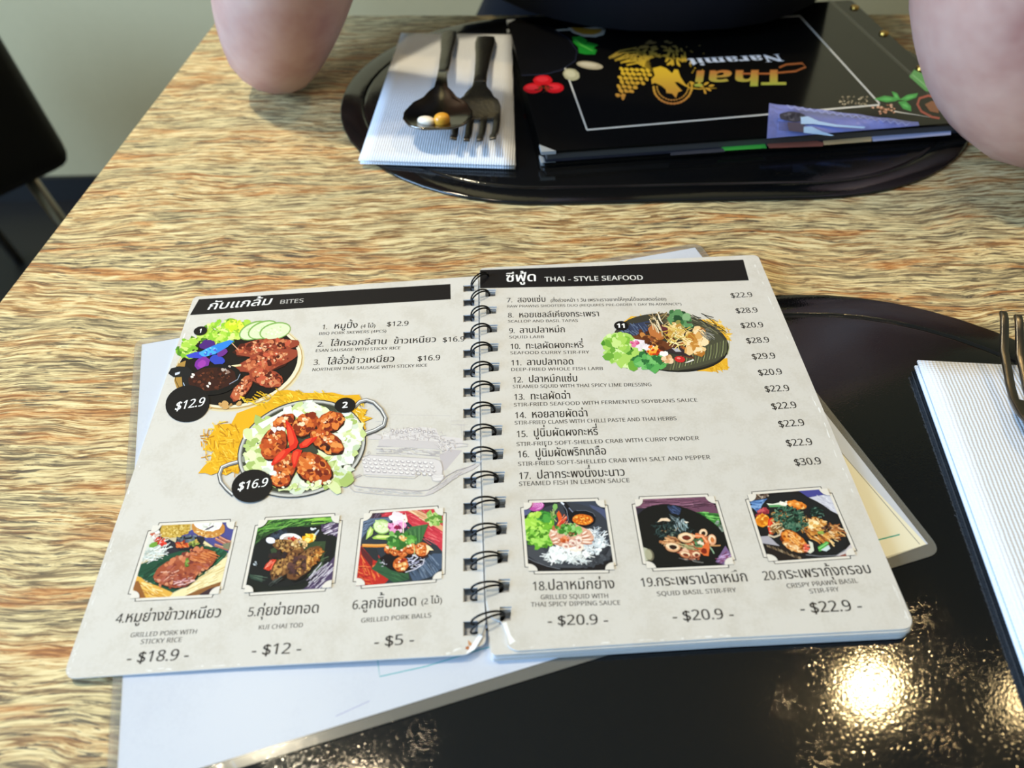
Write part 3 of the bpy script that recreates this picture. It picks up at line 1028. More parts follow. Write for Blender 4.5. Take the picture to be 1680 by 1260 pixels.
def P4(A):
    A.P([(0, 0), (1680, 0), (1680, 1260), (0, 1260)], 'c9bb98')
    A.P([(330, 250), (560, 180), (540, 330), (740, 420), (640, 480), (260, 700)], 'd5d3c6')
    A.P([(700, 330), (960, 250), (1150, 150), (1600, 130), (1560, 600), (1250, 500), (1100, 420)], '4a4a88')
    A.P([(480, 250), (540, 180), (560, 330), (740, 420), (760, 330), (1130, 340), (1170, 440), (1010, 520), (640, 660), (560, 580), (500, 330)], '26262f')
    A.P([(255, 720), (620, 590), (1090, 460), (1270, 480), (1460, 545), (1440, 600), (1180, 830), (950, 990), (700, 1112), (420, 990), (215, 880)], '1d4a34')
    A.S(60, (500, 860, 330, 170, -25), 60, 260, 12, -36, -18, ['2c6547', '17402c', '3b7a56', '143626'], .1)
    A.S(30, (1300, 620, 170, 110, -40), 60, 160, 12, -52, -36, ['2c6547', '17402c', '3f7f5a'], .1)
    A.P([(200, 885), (260, 900), (330, 965), (520, 1030), (700, 1112), (660, 1190), (150, 1190), (170, 960)], 'd9a646')
    A.S(26, (400, 1080, 240, 70, 25), 60, 200, 14, 15, 40, ['c48a2c', 'e8c069', 'b97a26', 'f0d48e'], .1)
    A.P([(170, 960), (230, 950), (330, 1180), (230, 1190), (150, 1050)], '8f5a2c')
    A.P([(1460, 610), (1380, 970), (1000, 1100), (860, 1170), (640, 1180), (720, 1110), (960, 995), (1200, 825), (1400, 640)], 'e7d7a4')
    A.S(36, (1150, 930, 280, 110, -35), 60, 200, 12, -40, -20, ['d9c287', 'f1e6c0', 'cdb274'], .1)
    A.P([(1365, 960), (1350, 1020), (1180, 1080), (1080, 1140), (860, 1160), (1080, 1060)], '87592f')
    A.P([(1060, 1140), (1200, 1060), (1290, 1030), (1260, 1080), (1190, 1160)], '3b2a30')
    A.P([(555, 180), (950, 150), (915, 300), (740, 345), (600, 375), (530, 330), (530, 250)], 'c3a044')
    A.D(120, (740, 255, 200, 95, -5), 8, 20, ['b08b30', 'd2b45c', 'a37f28', 'dcc272'], .3)
    A.E(1190, 215, 235, 140, 'c1833a', 6, .03)
    A.D(60, (1190, 270, 210, 80, 6), 8, 22, ['e0bb78', 'a86a28', 'd6a252', 'efd8a6'], .3)
    A.E(1190, 170, 195, 92, 'f1efe9', 4, .06)
    A.D(20, (1190, 170, 170, 70, 0), 12, 30, ['fbfaf6', 'dcd9cf', 'c9c8b8'], .3)
    A.P([(1140, 245), (1260, 185), (1270, 205), (1160, 255)], '4b3d50')
    A.S(90, (470, 560, 190, 90, -30), 50, 150, 9, -60, 20, ['e9ece6', 'cfd6ce', 'f7f8f4', 'b4beb4'], .5)
    A.D(20, (430, 300, 80, 50, 0), 16, 36, ['e6e2d8', 'c9b0a0', 'f1eee8'])
    A.E(420, 300, 35, 28, 'c26a52', 0, .3)
    A.E(445, 450, 75, 34, '6d9a3a', -25, .2)
    A.D(18, (540, 405, 75, 50, 20), 16, 34, ['c9281c', 'a81a14', 'de4a34'], .4)
    A.S(14, (540, 370, 90, 60, 0), 30, 80, 6, -80, 10, ['f0e9e2', 'e8d2c8'])
    A.E(905, 445, 175, 88, '1b1c22', -8)
    A.D(60, (840, 445, 95, 52, 0), 9, 22, ['b9481c', 'd86a30', '8f2c10', 'e08a48', 'c23a1a'])
    A.D(40, (985, 425, 70, 48, 0), 9, 22, ['7f8f3a', 'a8b45c', '5b6a28', 'c4a050'])
    A.D(20, (900, 370, 150, 40, -8), 12, 28, ['55606c', '3a4450', '6d7a80'])
    for l in ([(1290, 370), (1400, 430), (1480, 470)], [(1345, 350), (1440, 400), (1500, 420)], [(1280, 455), (1380, 490), (1470, 520)]):
        A.L(l, 40, 'a86650'); A.L([(x, y - 10) for x, y in l], 12, 'd69c84')
    A.P([(1400, 440), (1510, 420), (1490, 530), (1400, 500)], '7a7a60')
    A.P([(1140, 400), (1260, 480), (1230, 490), (1120, 440)], 'e0d09c')
    meat = [(432, 900), (455, 850), (500, 775), (620, 690), (790, 625), (950, 585), (1050, 525), (1180, 515), (1260, 545), (1310, 590), (1300, 650), (1240, 740), (1150, 800), (1060, 840), (1000, 935), (900, 1020), (740, 1050), (600, 1020), (460, 960)]
    A.P([(x + 4, y + 18) for x, y in meat], '16241c')
    A.P(meat, '9c4c30')
    A.D(120, (860, 780, 420, 200, -30), 14, 46, ['b86440', '84382a', 'c87850', 'a2543a', '72302a', 'd08c66', 'a85a48'], .4, -30)
    A.S(60, (1130, 640, 160, 100, -25), 60, 160, 12, 5, 25, ['c8743c', 'dc9058', 'a9502a', 'b8602e'], .2)
    A.S(26, (620, 880, 150, 80, -30), 50, 120, 12, -50, 10, ['e0a890', '7c3228', 'b06048'])
    A.S(16, (850, 960, 140, 50, -10), 50, 120, 12, -30, 10, ['d8a0a0', '8a4a4a', 'e8c0b8'])
    A.D(14, (905, 690, 34, 60, 0), 10, 24, ['5b7a2c', '7f9a44', '3c5a20'])
A.picture((246.7, 857.9), (393.3, 850.7), (364, 979.8), (205.2, 987.9), (200, 840, 8.4), P4)

def P5(A):
    A.P([(0, 0), (1600, 0), (1600, 1260), (0, 1260)], '151b18')
    A.P([(250, 250), (400, 140), (1320, 90), (1380, 190), (1000, 240), (740, 270), (560, 360), (330, 520), (200, 640)], '2a4c26')
    A.S(110, (640, 220, 380, 110, -12), 80, 300, 9, -35, 0, ['3f7a30', '5c9a3c', '1f3c1c', '77ad52', '2c5a26'], .25)
    A.S(40, (330, 420, 110, 120, 0), 40, 120, 9, -70, 0, ['2c4a28', '1c3018', '456a38'])
    A.S(26, (1130, 160, 260, 40, -5), 120, 300, 12, -10, 2, ['8cc04c', 'a6d25c', '5c9a34', '6fae40'], .1)
    A.P([(1150, 215), (1390, 200), (1380, 400), (1300, 350), (1160, 310)], '4a3c56')
    A.S(30, (1280, 270, 120, 70, 20), 60, 160, 8, -35, -15, ['c8bccc', '3c2f48', '8c7a94', 'e2dae2'], .1)
    A.E(720, 660, 600, 400, '15191a', -15, .02, 30)
    A.D(30, (560, 360, 120, 50, -25), 12, 30, ['2c3644', '3a4658', '1c242e'], .3)
    A.P([(450, 560), (640, 460), (1215, 445), (1165, 830), (860, 950), (560, 900)], '33452c')
    A.S(30, (1000, 720, 180, 200, 0), 100, 260, 10, -30, -10, ['46583a', '2a3a24', '54684a'], .05)
    A.P([(160, 900), (340, 930), (340, 1010), (180, 960)], '33463a')
    A.S(12, (260, 950, 100, 40, 5), 60, 160, 7, 5, 15, ['5a6e5c', '243430'], .05)
    A.P([(890, 1120), (1060, 980), (1180, 840), (1340, 650), (1330, 1100)], '4e3f5c')
    A.S(70, (1180, 980, 170, 190, -50), 80, 260, 7, -52, -38, ['d8cfdc', '2f2438', 'a394ac', 'ece6ec', '3c3048'], .05)
    A.E(455, 435, 66, 42, 'eceaf0', 10, .05)
    A.P([(500, 440), (580, 420), (620, 470), (520, 500)], 'd9d8e2')
    A.E(735, 420, 155, 82, 'efeae4', 6, .02)
    A.E(740, 440, 125, 60, 'b9a79c', 6, .05)
    A.D(24, (770, 425, 80, 34, 10), 12, 26, ['a8281c', 'c2402c', '7c1810', 'd05a3c'])
    A.D(60, (980, 405, 85, 48, -15), 14, 34, ['f2b81c', 'f8d848', 'e09a10', 'fbe888', 'eec030'], .4)
    A.P([(1055, 350), (1115, 285), (1125, 300), (1075, 370)], 'b4bec8')
    A.D(4, (1040, 275, 30, 10, 0), 12, 20, ['dde4ea'])
    for x, y, rx, ry, r, ends in ((700, 520, 205, 92, 12, 1), (640, 780, 260, 115, -48, 0), (930, 740, 300, 125, -48, 0)):
        A.E(x + 12, y + 26, rx, ry, '120c0a', r, .05)
        A.lump(x, y, rx, ry, r, '6b4426', ['8d6236', '4a2a18', 'a87a42', '5a3820', 'c09252', '39200f', '7a5030', 'b88a4c'], 150, 9, 30, .1)
    A.D(40, (850, 480, 110, 60, 10), 10, 26, ['c09456', 'dab478', '8a6234', 'e4c68c'])
    A.D(50, (600, 490, 90, 70, 10), 8, 20, ['b48a50', '6a4a28', 'd0aa6a', '42280f'])
    A.D(60, (1040, 690, 70, 170, 40), 10, 30, ['c98a3c', 'a8662a', 'e0a858', '7a4218'])
    A.D(40, (820, 780, 110, 150, 40), 12, 36, ['4c3030', '5e3c34', '3a2422'], .4)
    A.D(30, (560, 640, 120, 50, 0), 14, 36, ['221814', '30221a', '2a1e22'], .4)
    A.P([(360, 830), (400, 760), (480, 700), (540, 705), (500, 770), (440, 860), (400, 850)], 'c93a22')
    A.S(12, (450, 780, 60, 50, -45), 40, 100, 9, -70, -40, ['e8674a', 'a02412', 'f0a088'], .1)
    A.S(8, (520, 1020, 90, 60, -35), 80, 200, 7, -45, -30, ['5c625c', '3c443e'], .1)
    A.D(6, (240, 760, 20, 40, 0), 6, 16, ['8a949c', 'b8c0c4'])
A.picture((420.9, 849.2), (564, 840.9), (549, 969.5), (393.2, 978.8), (390, 835, 8.4), P5)

def P6(A):
    A.P([(0, 0), (1500, 0), (1500, 1260), (0, 1260)], '2c333b')
    A.P([(320, 140), (580, 110), (520, 200), (300, 215)], '4c3a4c')
    A.S(20, (440, 160, 120, 40, -15), 60, 140, 8, -50, -30, ['6e5a6a', '2c2030'], .05)
    A.P([(520, 130), (800, 100), (1330, 75), (1330, 700), (1180, 520), (1040, 460), (830, 260), (600, 190), (460, 190)], 'c43442')
    A.S(46, (1100, 330, 260, 200, 35), 60, 220, 10, 20, 40, ['d84a56', 'a82836', 'e06a6c'], .1)
    A.S(20, (680, 150, 180, 40, 0), 60, 160, 12, -15, 5, ['de5660', 'b02c38'], .1)
    A.P([(800, 100), (900, 95), (1100, 180), (1330, 330), (1320, 400), (1180, 310), (1020, 210)], 'd8a478')
    A.S(16, (1040, 190, 200, 60, 28), 80, 220, 9, 22, 36, ['eccfa8', 'b87c54'], .05)
    A.D(40, (1190, 210, 110, 90, 30), 18, 46, ['7aa648', '5a8a34', 'a4c46a', '8eb45a', 'c4d490'], .4)
    A.P([(1190, 80), (1320, 90), (1320, 150), (1210, 130)], 'b8cda8')
    A.P([(200, 240), (330, 215), (620, 200), (600, 260), (360, 280), (190, 500)], '5a6a82')
    A.S(30, (270, 310, 90, 80, -30), 60, 160, 8, -50, -20, ['7585a0', '3c4656'], .1)
    A.P([(180, 590), (420, 720), (620, 1000), (480, 1150), (120, 1150)], 'b52820')
    A.S(60, (290, 900, 170, 230, 40), 40, 180, 10, -20, 80, ['d04030', 'e0763a', '8c1c18', 'c8342a', 'f08a4a'], .3)
    A.P([(190, 600), (350, 780), (340, 900), (200, 720), (180, 640)], '5a2224')
    A.P([(190, 590), (400, 640), (450, 820), (360, 790)], '262c30')
    # blue ribbed plate
    A.P([(850, 960), (1060, 800), (1180, 700), (1310, 700), (1300, 960), (1180, 1070), (900, 1075)], '46566c')
    A.S(70, (1060, 900, 200, 130, -20), 60, 200, 7, 45, 65, ['6a7c94', '2a3644', '8494a8', '38485c'], .05)
    A.P([(1300, 900), (1310, 960), (1190, 1075), (960, 1075), (1160, 1020)], '20272e')
    # banana leaf, cucumbers
    A.P([(380, 860), (440, 760), (640, 880), (840, 960), (850, 1060), (640, 1100), (330, 910)], '2f5638')
    A.S(20, (600, 960, 240, 70, 22), 60, 200, 9, 15, 30, ['3f6e48', '21402a'], .05)
    A.E(475, 330, 120, 100, '8fb55a', 15, .04); A.E(470, 330, 104, 84, 'd8e6b0', 15, .04)
    A.D(20, (470, 330, 70, 56, 0), 8, 18, ['eaf2d0', 'c2d690'])
    A.P([(385, 235), (560, 265), (590, 300), (480, 270), (380, 260)], 'b9d08a')
    A.P([(255, 510), (275, 390), (320, 325), (360, 370), (345, 440)], 'a8c660'); A.P([(275, 490), (290, 400), (322, 345), (335, 390)], 'dce89a')
    A.P([(340, 480), (420, 440), (630, 450), (645, 490), (520, 510), (360, 500)], '9cbe4e'); A.P([(380, 470), (440, 452), (600, 462), (600, 482), (420, 490)], 'd6e48e')
    # orchid
    A.D(14, (700, 220, 110, 60, 0), 26, 56, ['f1eae6', 'e4d8dc', 'f8f4f0'], .25)
    A.D(20, (670, 330, 115, 80, 0), 24, 54, ['c8559a', 'e496c4', 'a8307a', 'f0c4dc'], .3)
    A.D(8, (680, 345, 40, 30, 0), 14, 28, ['7a1c4a', '8c1440', 'd83a6a'])
    A.P([(790, 270), (800, 140), (830, 240), (825, 270)], 'f0e6d4')
    A.L([(775, 170), (768, 450)], 16, 'e8dccc')
    # leaf fan
    A.P([(780, 410), (880, 330), (1115, 295), (1010, 560), (900, 580), (820, 470)], '3c6a3c')
    for k in range(7):
        A.L([(830 + k * 32, 400 - k * 12), (900 + k * 18, 570)], 8, '5d8a52' if k % 2 else '2a5030')
    A.L([(205, 590), (400, 595), (540, 590)], 42, 'd98a34'); A.L([(205, 580), (400, 583), (540, 582)], 12, 'f0b868')
    # black sauce pool
    A.P([(440, 770), (560, 690), (700, 720), (840, 700), (1060, 740), (1050, 840), (940, 915), (780, 975), (600, 930), (500, 860)], '120f14')
    A.S(50, (930, 810, 130, 90, -20), 20, 80, 9, -70, 40, ['c8c6da', 'e8e6f0', '7c7a94', 'a9a8c4'], .6)
    A.L([(1060, 770), (1040, 850), (940, 915), (800, 960)], 10, 'dddbe8')
    A.D(10, (500, 830, 60, 60, 45), 5, 14, ['e0dfe6', 'a09fa8'])
    # balls
    for x, y, r in ((570, 640, 62), (660, 655, 78), (760, 670, 80), (870, 630, 80), (735, 850, 105), (1030, 645, 100)):
        A.E(x, y + 8, r + 4, r + 4, '4a1c0c', 0, .04)
        A.lump(x, y, r, r * .95, 0, 'cf6a2c', ['e08a44', 'b04818', 'eab070', 'd8743a', '94340f'], 36, 8, 24, .04)
        A.D(6, (x - r * .2, y - r * .4, r * .4, r * .25, 0), 6, 15, ['fbe0c0', 'f4c898'])
    A.D(16, (760, 880, 60, 50, 0), 10, 30, ['f0c98c', 'e0a050', 'f5deb0'])
    A.D(12, (740, 790, 60, 24, 0), 10, 22, ['7a1c14', 'a02a1a'])
    A.P([(1080, 580), (1130, 600), (1190, 660), (1130, 660), (1080, 730), (1100, 660)], 'eed6a8')
    A.L([(900, 560), (930, 640), (920, 730)], 9, 'c9d08a')
    # coriander
    A.D(46, (690, 520, 160, 90, 0), 20, 54, ['4f8a3a', '2f6428', '78b058', '3c7a30', '9ac878'], .5)
    A.D(26, (860, 500, 80, 60, 0), 18, 40, ['5a9a40', '7fbc58', '3a7a2c'], .5)
    A.D(16, (770, 490, 50, 34, 0), 10, 24, ['e8b060', 'd08a3a', 'f0d09a'])
A.picture((592.4, 838.3), (733, 828.4), (730.7, 954.6), (577, 967.4), (570, 825, 8.4), P6)

A.reset(3)
for s, a, b, c, st in (
    ('4.หมูย่างข้าวเหนียว', (188, 1022.4), (362, 1012.5), 14.5, 'sans'), ('GRILLED PORK WITH', (212.6, 1045.8), (323, 1039.5), 7.2, 'sans'), ('STICKY RICE', (229.5, 1056.8), (298, 1053), 7.4, 'sans'), ('- $18.9 -', (205.7, 1088), (309, 1082), 17.5, 'sans'),
    ('5.กุ่ยช่ายทอด', (405, 1011.5), (523.5, 1005.2), 14.5, 'sans'), ('KUI CHAI TOD', (423, 1033), (497, 1029), 7.2, 'sans'), ('- $12 -', (411, 1075), (494, 1071.5), 17.5, 'sans'),
    ('6.ลูกชิ้นทอด', (577, 1000), (684, 993), 14.5, 'sans'), ('(2 ไม้)', (690.6, 992), (726, 989), 9.5, 'sans'), ('GRILLED PORK BALLS', (591.7, 1021.8), (707.8, 1012.7), 7.4, 'sans'), ('- $5 -', (612.8, 1061), (680, 1056.5), 17.5, 'sans'),
):
    A.T(s, a, b, c, K, st)
# worn, whitened edges and the torn corner by the binding
for a, b, n in (((108, 1106), (188, 876), 20), ((112, 1109), (400, 1091), 14), ((730, 1074), (780, 1056), 16), ((196, 850), (318, 496), 8)):
    for k in range(n):
        t = random.random() ** 1.3
        x, y = a[0] + (b[0] - a[0]) * t, a[1] + (b[1] - a[1]) * t
        A.E(x + random.uniform(1, 5), y + random.uniform(-3, 0), random.uniform(1.5, 7), random.uniform(.4, 1.3), random.choice(['dedbd5', 'd6d2cb', 'e8e6e2']), math.degrees(math.atan2(b[1] - a[1], b[0] - a[0])), .3, 9)
A.E(771, 1056, 6, 3, 'c08a5c', 60, .3); A.E(767, 1063, 4, 3, 'a8663c', 30, .4)
A.P([(786, 1040), (792, 1044), (778, 1066), (764, 1074), (770, 1064)], 'f4f6f8')
A.join(page_left)

# ------------------------------------------------------------------ print on the right page
A = Art((PR, 0, 0))
A.P([(787.5, 443), (960, 437), (1219.4, 426), (1228.6, 460), (960, 469.5), (787.5, 473)], '171516')
A.T('ซีฟู้ด', (829, 462.3), (881, 461), 12, 'f6f4f0', shear=0.05)
A.T('THAI - STYLE SEAFOOD', (893.6, 462), (1056, 459), 7.6, 'dcd9d3', 'sans')

def dish_fish(A):
    A.reset(4)
    A.frame(960, 410, 5.25)
    for g in ([(330, 620), (400, 570), (470, 578), (560, 566), (640, 590), (560, 700), (360, 690)], [(930, 590), (1010, 600), (1100, 600), (1150, 640), (1200, 660), (1210, 715), (1275, 720), (1230, 745), (1265, 785), (1180, 770), (1100, 700)], [(1225, 930), (1232, 1035), (1150, 1030), (1090, 1052), (1030, 1045), (960, 1045), (1100, 960)], [(280, 955), (400, 960), (420, 1000), (330, 1005), (285, 990)]):
        A.P(g, 'e0aa2c')
    A.S(70, (1130, 690, 130, 90, 25), 20, 60, 8, 0, 60, ['edc24c', 'd29a20', 'f3d890'])
    A.S(30, (460, 600, 110, 30, 0), 20, 50, 8, -10, 40, ['edc24c', 'd29a20'])
    A.S(40, (1130, 1010, 100, 40, 0), 20, 50, 8, 0, 60, ['e8b83c', 'cf971e'])
    A.E(740, 800, 500, 250, '1d1c18', 6, 0, 36)
    A.E(742, 790, 490, 240, '3a382e', 6, 0, 36)
    A.P([(260, 750), (300, 690), (400, 640), (560, 610), (600, 690), (420, 780), (280, 800)], '343c55')
    A.S(24, (420, 700, 130, 60, -15), 30, 90, 7, 20, 60, ['52607c', '262c40', '6a7890'])
    A.P([(580, 600), (700, 550), (820, 550), (960, 610), (1120, 690), (1210, 790), (1225, 880), (1130, 960), (960, 1010), (800, 1040), (600, 1030), (900, 900), (960, 700)], '4a4a38')
    for k in range(20):
        x = 730 + k * 26
        A.L([(x, 1035 - k * 7 + 3), (x + 14, 985 - k * 7), (x + 18, 935 - k * 9)], 5, '9aa06c' if k % 2 else '6a7048')
    A.S(26, (1040, 640, 160, 70, 25), 60, 140, 6, 15, 40, ['5e5c48', '2c2a22', '7a785c'])
    A.S(40, (640, 620, 110, 70, 0), 30, 100, 8, -50, 40, ['5a4a30', '8a7248', '3a3020', 'b09a6a'])
    # greens at the left
    A.D(110, (330, 870, 180, 120, 25), 18, 50, ['8fc050', '6aa238', 'b4d878', 'a6cc60', '4f8a2c', 'd0e6a0'], .5)
    A.D(60, (560, 960, 130, 65, 5), 18, 46, ['3f8a44', '5aa654', '2c6a36', '74ba68'], .45)
    A.D(30, (310, 780, 90, 50, 0), 14, 36, ['a4cc58', '7eb23c', 'c4de86'], .5)
    A.D(36, (830, 610, 120, 50, 20), 14, 38, ['3a6a3c', '5c8c58', '24482c', '84aa7a'], .5)
    # onion, rice, flower
    A.D(30, (520, 820, 90, 50, 10), 12, 30, ['efeae8', 'dcd4d8', 'e8dce2'], .3)
    A.D(8, (430, 805, 40, 18, 0), 10, 22, ['c04a78', 'e07aa0'])
    A.D(30, (600, 870, 62, 42, 0), 10, 26, ['e0701c', 'c03a14', 'f0a030', 'a82810', 'f4c060'])
    A.D(12, (670, 890, 40, 26, 0), 10, 20, ['f0ece6'])
    # fish and crisps
    A.P([(400, 740), (560, 740), (760, 820), (900, 880), (940, 940), (880, 930), (700, 870), (560, 790), (430, 770)], '6a3a20')
    A.D(50, (680, 800, 240, 60, 20), 10, 28, ['8a4c28', '4a2414', 'a8642c', '5c3018', 'c08040'], .4)
    A.P([(690, 870), (790, 830), (890, 880), (930, 930), (850, 915), (740, 890)], '33282a')
    A.P([(745, 850), (800, 850), (830, 880), (780, 880)], 'b4b0b4')
    A.P([(540, 680), (580, 640), (620, 690), (680, 740), (640, 770), (560, 740)], 'b8703a')
    A.P([(640, 650), (700, 650), (720, 720), (680, 730)], '5c2a30')
    A.D(60, (960, 790, 85, 110, 5), 18, 44, ['d8a45c', 'c08438', 'e8c48a', 'b0702c', 'efd6a8'], .4)
    A.D(36, (790, 690, 80, 60, 10), 14, 36, ['d8b070', 'b98a40', 'ead2a0', '8a8a48'], .4)
    A.S(46, (800, 740, 130, 90, 20), 40, 130, 7, -60, 60, ['e6cc7c', 'd4b458', 'f0e0a8', 'c8a040'], .6)
    A.S(14, (620, 640, 60, 80, 0), 50, 140, 8, 50, 90, ['e4d2b0', 'c8b088', 'f0e6d0'], .4)
    A.S(26, (1040, 720, 60, 40, 20), 30, 90, 4, 10, 50, ['8c8a80', 'b0aea4', '5c5a52'], .1)
    A.E(815, 945, 46, 27, 'c92a28', 8); A.E(805, 937, 18, 8, 'ec8078', 8)
    A.D(16, (715, 945, 40, 26, 0), 10, 26, ['d8a878', 'e8c8a0', 'c08a58'], .3)
    A.P([(855, 975), (930, 945), (940, 955), (880, 975)], 'e8e2d8')
dish_fish(A)
badge(A, 1019, 535, 11.7, 7.6, 3)
A.T('11', (1011.5, 538.2), (1027, 538.5), 7, 'f4f2ee', 'bold')

rows = [
 ('7.', (831, 496), (841, 495.8), 'สองแซ่บ', (848.7, 496), (896, 495), 'RAW PRAWNS SHOOTERS DUO (REQUIRES PRE-ORDER 1 DAY IN-ADVANCE*)', (831.5, 504.5), (1118.7, 500.5), '$22.9', (1199.6, 488.5), (1236, 487)),
 ('8.', (833, 521), (843, 520.8), 'หอยเชลล์เคียงกระเพรา', (851, 521), (984, 518.8), 'SCALLOP AND BASIL TAPAS', (833, 529.2), (948.7, 528), '$28.9', (1208, 513.8), (1244.8, 512.3)),
 ('9.', (835, 546.5), (845, 546.3), 'ลาบปลาหมึก', (852, 546.3), (928, 545), 'SQUID LARB', (835, 555.3), (893, 554.8), '$20.9', (1216, 538), (1254, 536.8)),
 ('10.', (836.8, 572.6), (854, 572.2), 'ทะเลผัดผงกะหรี่', (862, 572.2), (958, 570.3), 'SEAFOOD CURRY STIR-FRY', (836.8, 581.3), (967, 580), '$28.9', (1225.3, 563.3), (1264, 561.4)),
 ('11.', (838, 599.6), (856, 599.3), 'ลาบปลาทอด', (864, 599.2), (942, 598), 'DEEP-FRIED WHOLE FISH LARB', (838, 608.8), (990, 607), '$29.9', (1234.7, 589.6), (1274, 587.7)),
 ('12.', (841, 627.8), (858.5, 627.4), 'ปลาหมึกแซ่บ', (866.8, 627.2), (948.5, 625.8), 'STEAMED SQUID WITH THAI SPICY LIME DRESSING', (840.8, 637), (1069.5, 633.4), '$20.9', (1245, 616), (1285, 614)),
 ('13.', (843, 656), (861, 655.6), 'ทะเลผัดฉ่า', (869.8, 655.5), (937, 654), 'STIR-FRIED SEAFOOD WITH FERMENTED SOYBEANS SAUCE', (842.6, 667), (1145, 659), '$22.9', (1256, 643), (1297, 641.3)),
 ('14.', (844.4, 686.3), (863.5, 685.8), 'หอยลายผัดฉ่า', (872, 685.7), (965.4, 683), 'STIR-FRIED CLAMS WITH CHILLI PASTE AND THAI HERBS', (844, 696.8), (1110.7, 689.3), '$22.9', (1267, 671.7), (1309, 669)),
 ('15.', (847, 717.3), (866, 716.8), 'ปูนิ่มผัดผงกะหรี่', (875, 716.5), (982, 713.5), 'STIR-FRIED SOFT-SHELLED CRAB WITH CURRY POWDER', (847, 732), (1147.5, 721.8), '$22.9', (1278.5, 701), (1322, 698)),
 ('16.', (849, 750.8), (868.5, 750.2), 'ปูนิ่มผัดพริกเกลือ', (878, 749.8), (995.8, 745.6), 'STIR-FRIED SOFT-SHELLED CRAB WITH SALT AND PEPPER', (849.4, 764.6), (1166, 753.2), '$22.9', (1291, 732.3), (1335, 729.8)),
 ('17.', (851, 786.3), (871.5, 785.6), 'ปลากระพงนึ่งมะนาว', (880.4, 785.5), (1026.5, 780.5), 'STEAMED FISH IN LEMON SAUCE', (851, 797.4), (1033.8, 791.2), '$30.9', (1304.7, 764), (1349.5, 761.3)),
]
A.reset(3)
for i, (n, n0, n1, th, t0, t1, en, l0, l1, pr, p0, p1) in enumerate(rows):
    f = i / 10
    A.T(n, n0, n1, 7.2 + 4 * f, K, 'sans')
    A.T(th, t0, t1, 7.6 + 4 * f, K)
    A.T(en, l0, l1, 3.9 + 3.1 * f, '3a3633', 'sans')
    A.T(pr, p0, p1, 7.8 + 3.4 * f, K, 'sans')
A.T('(สั่งล่วงหน้า 1 วัน เพราะเราอยากให้คุณได้ของสดอร่อย!)', (903, 495.4), (1094, 493), 4.6, '3a3633', 'sans')

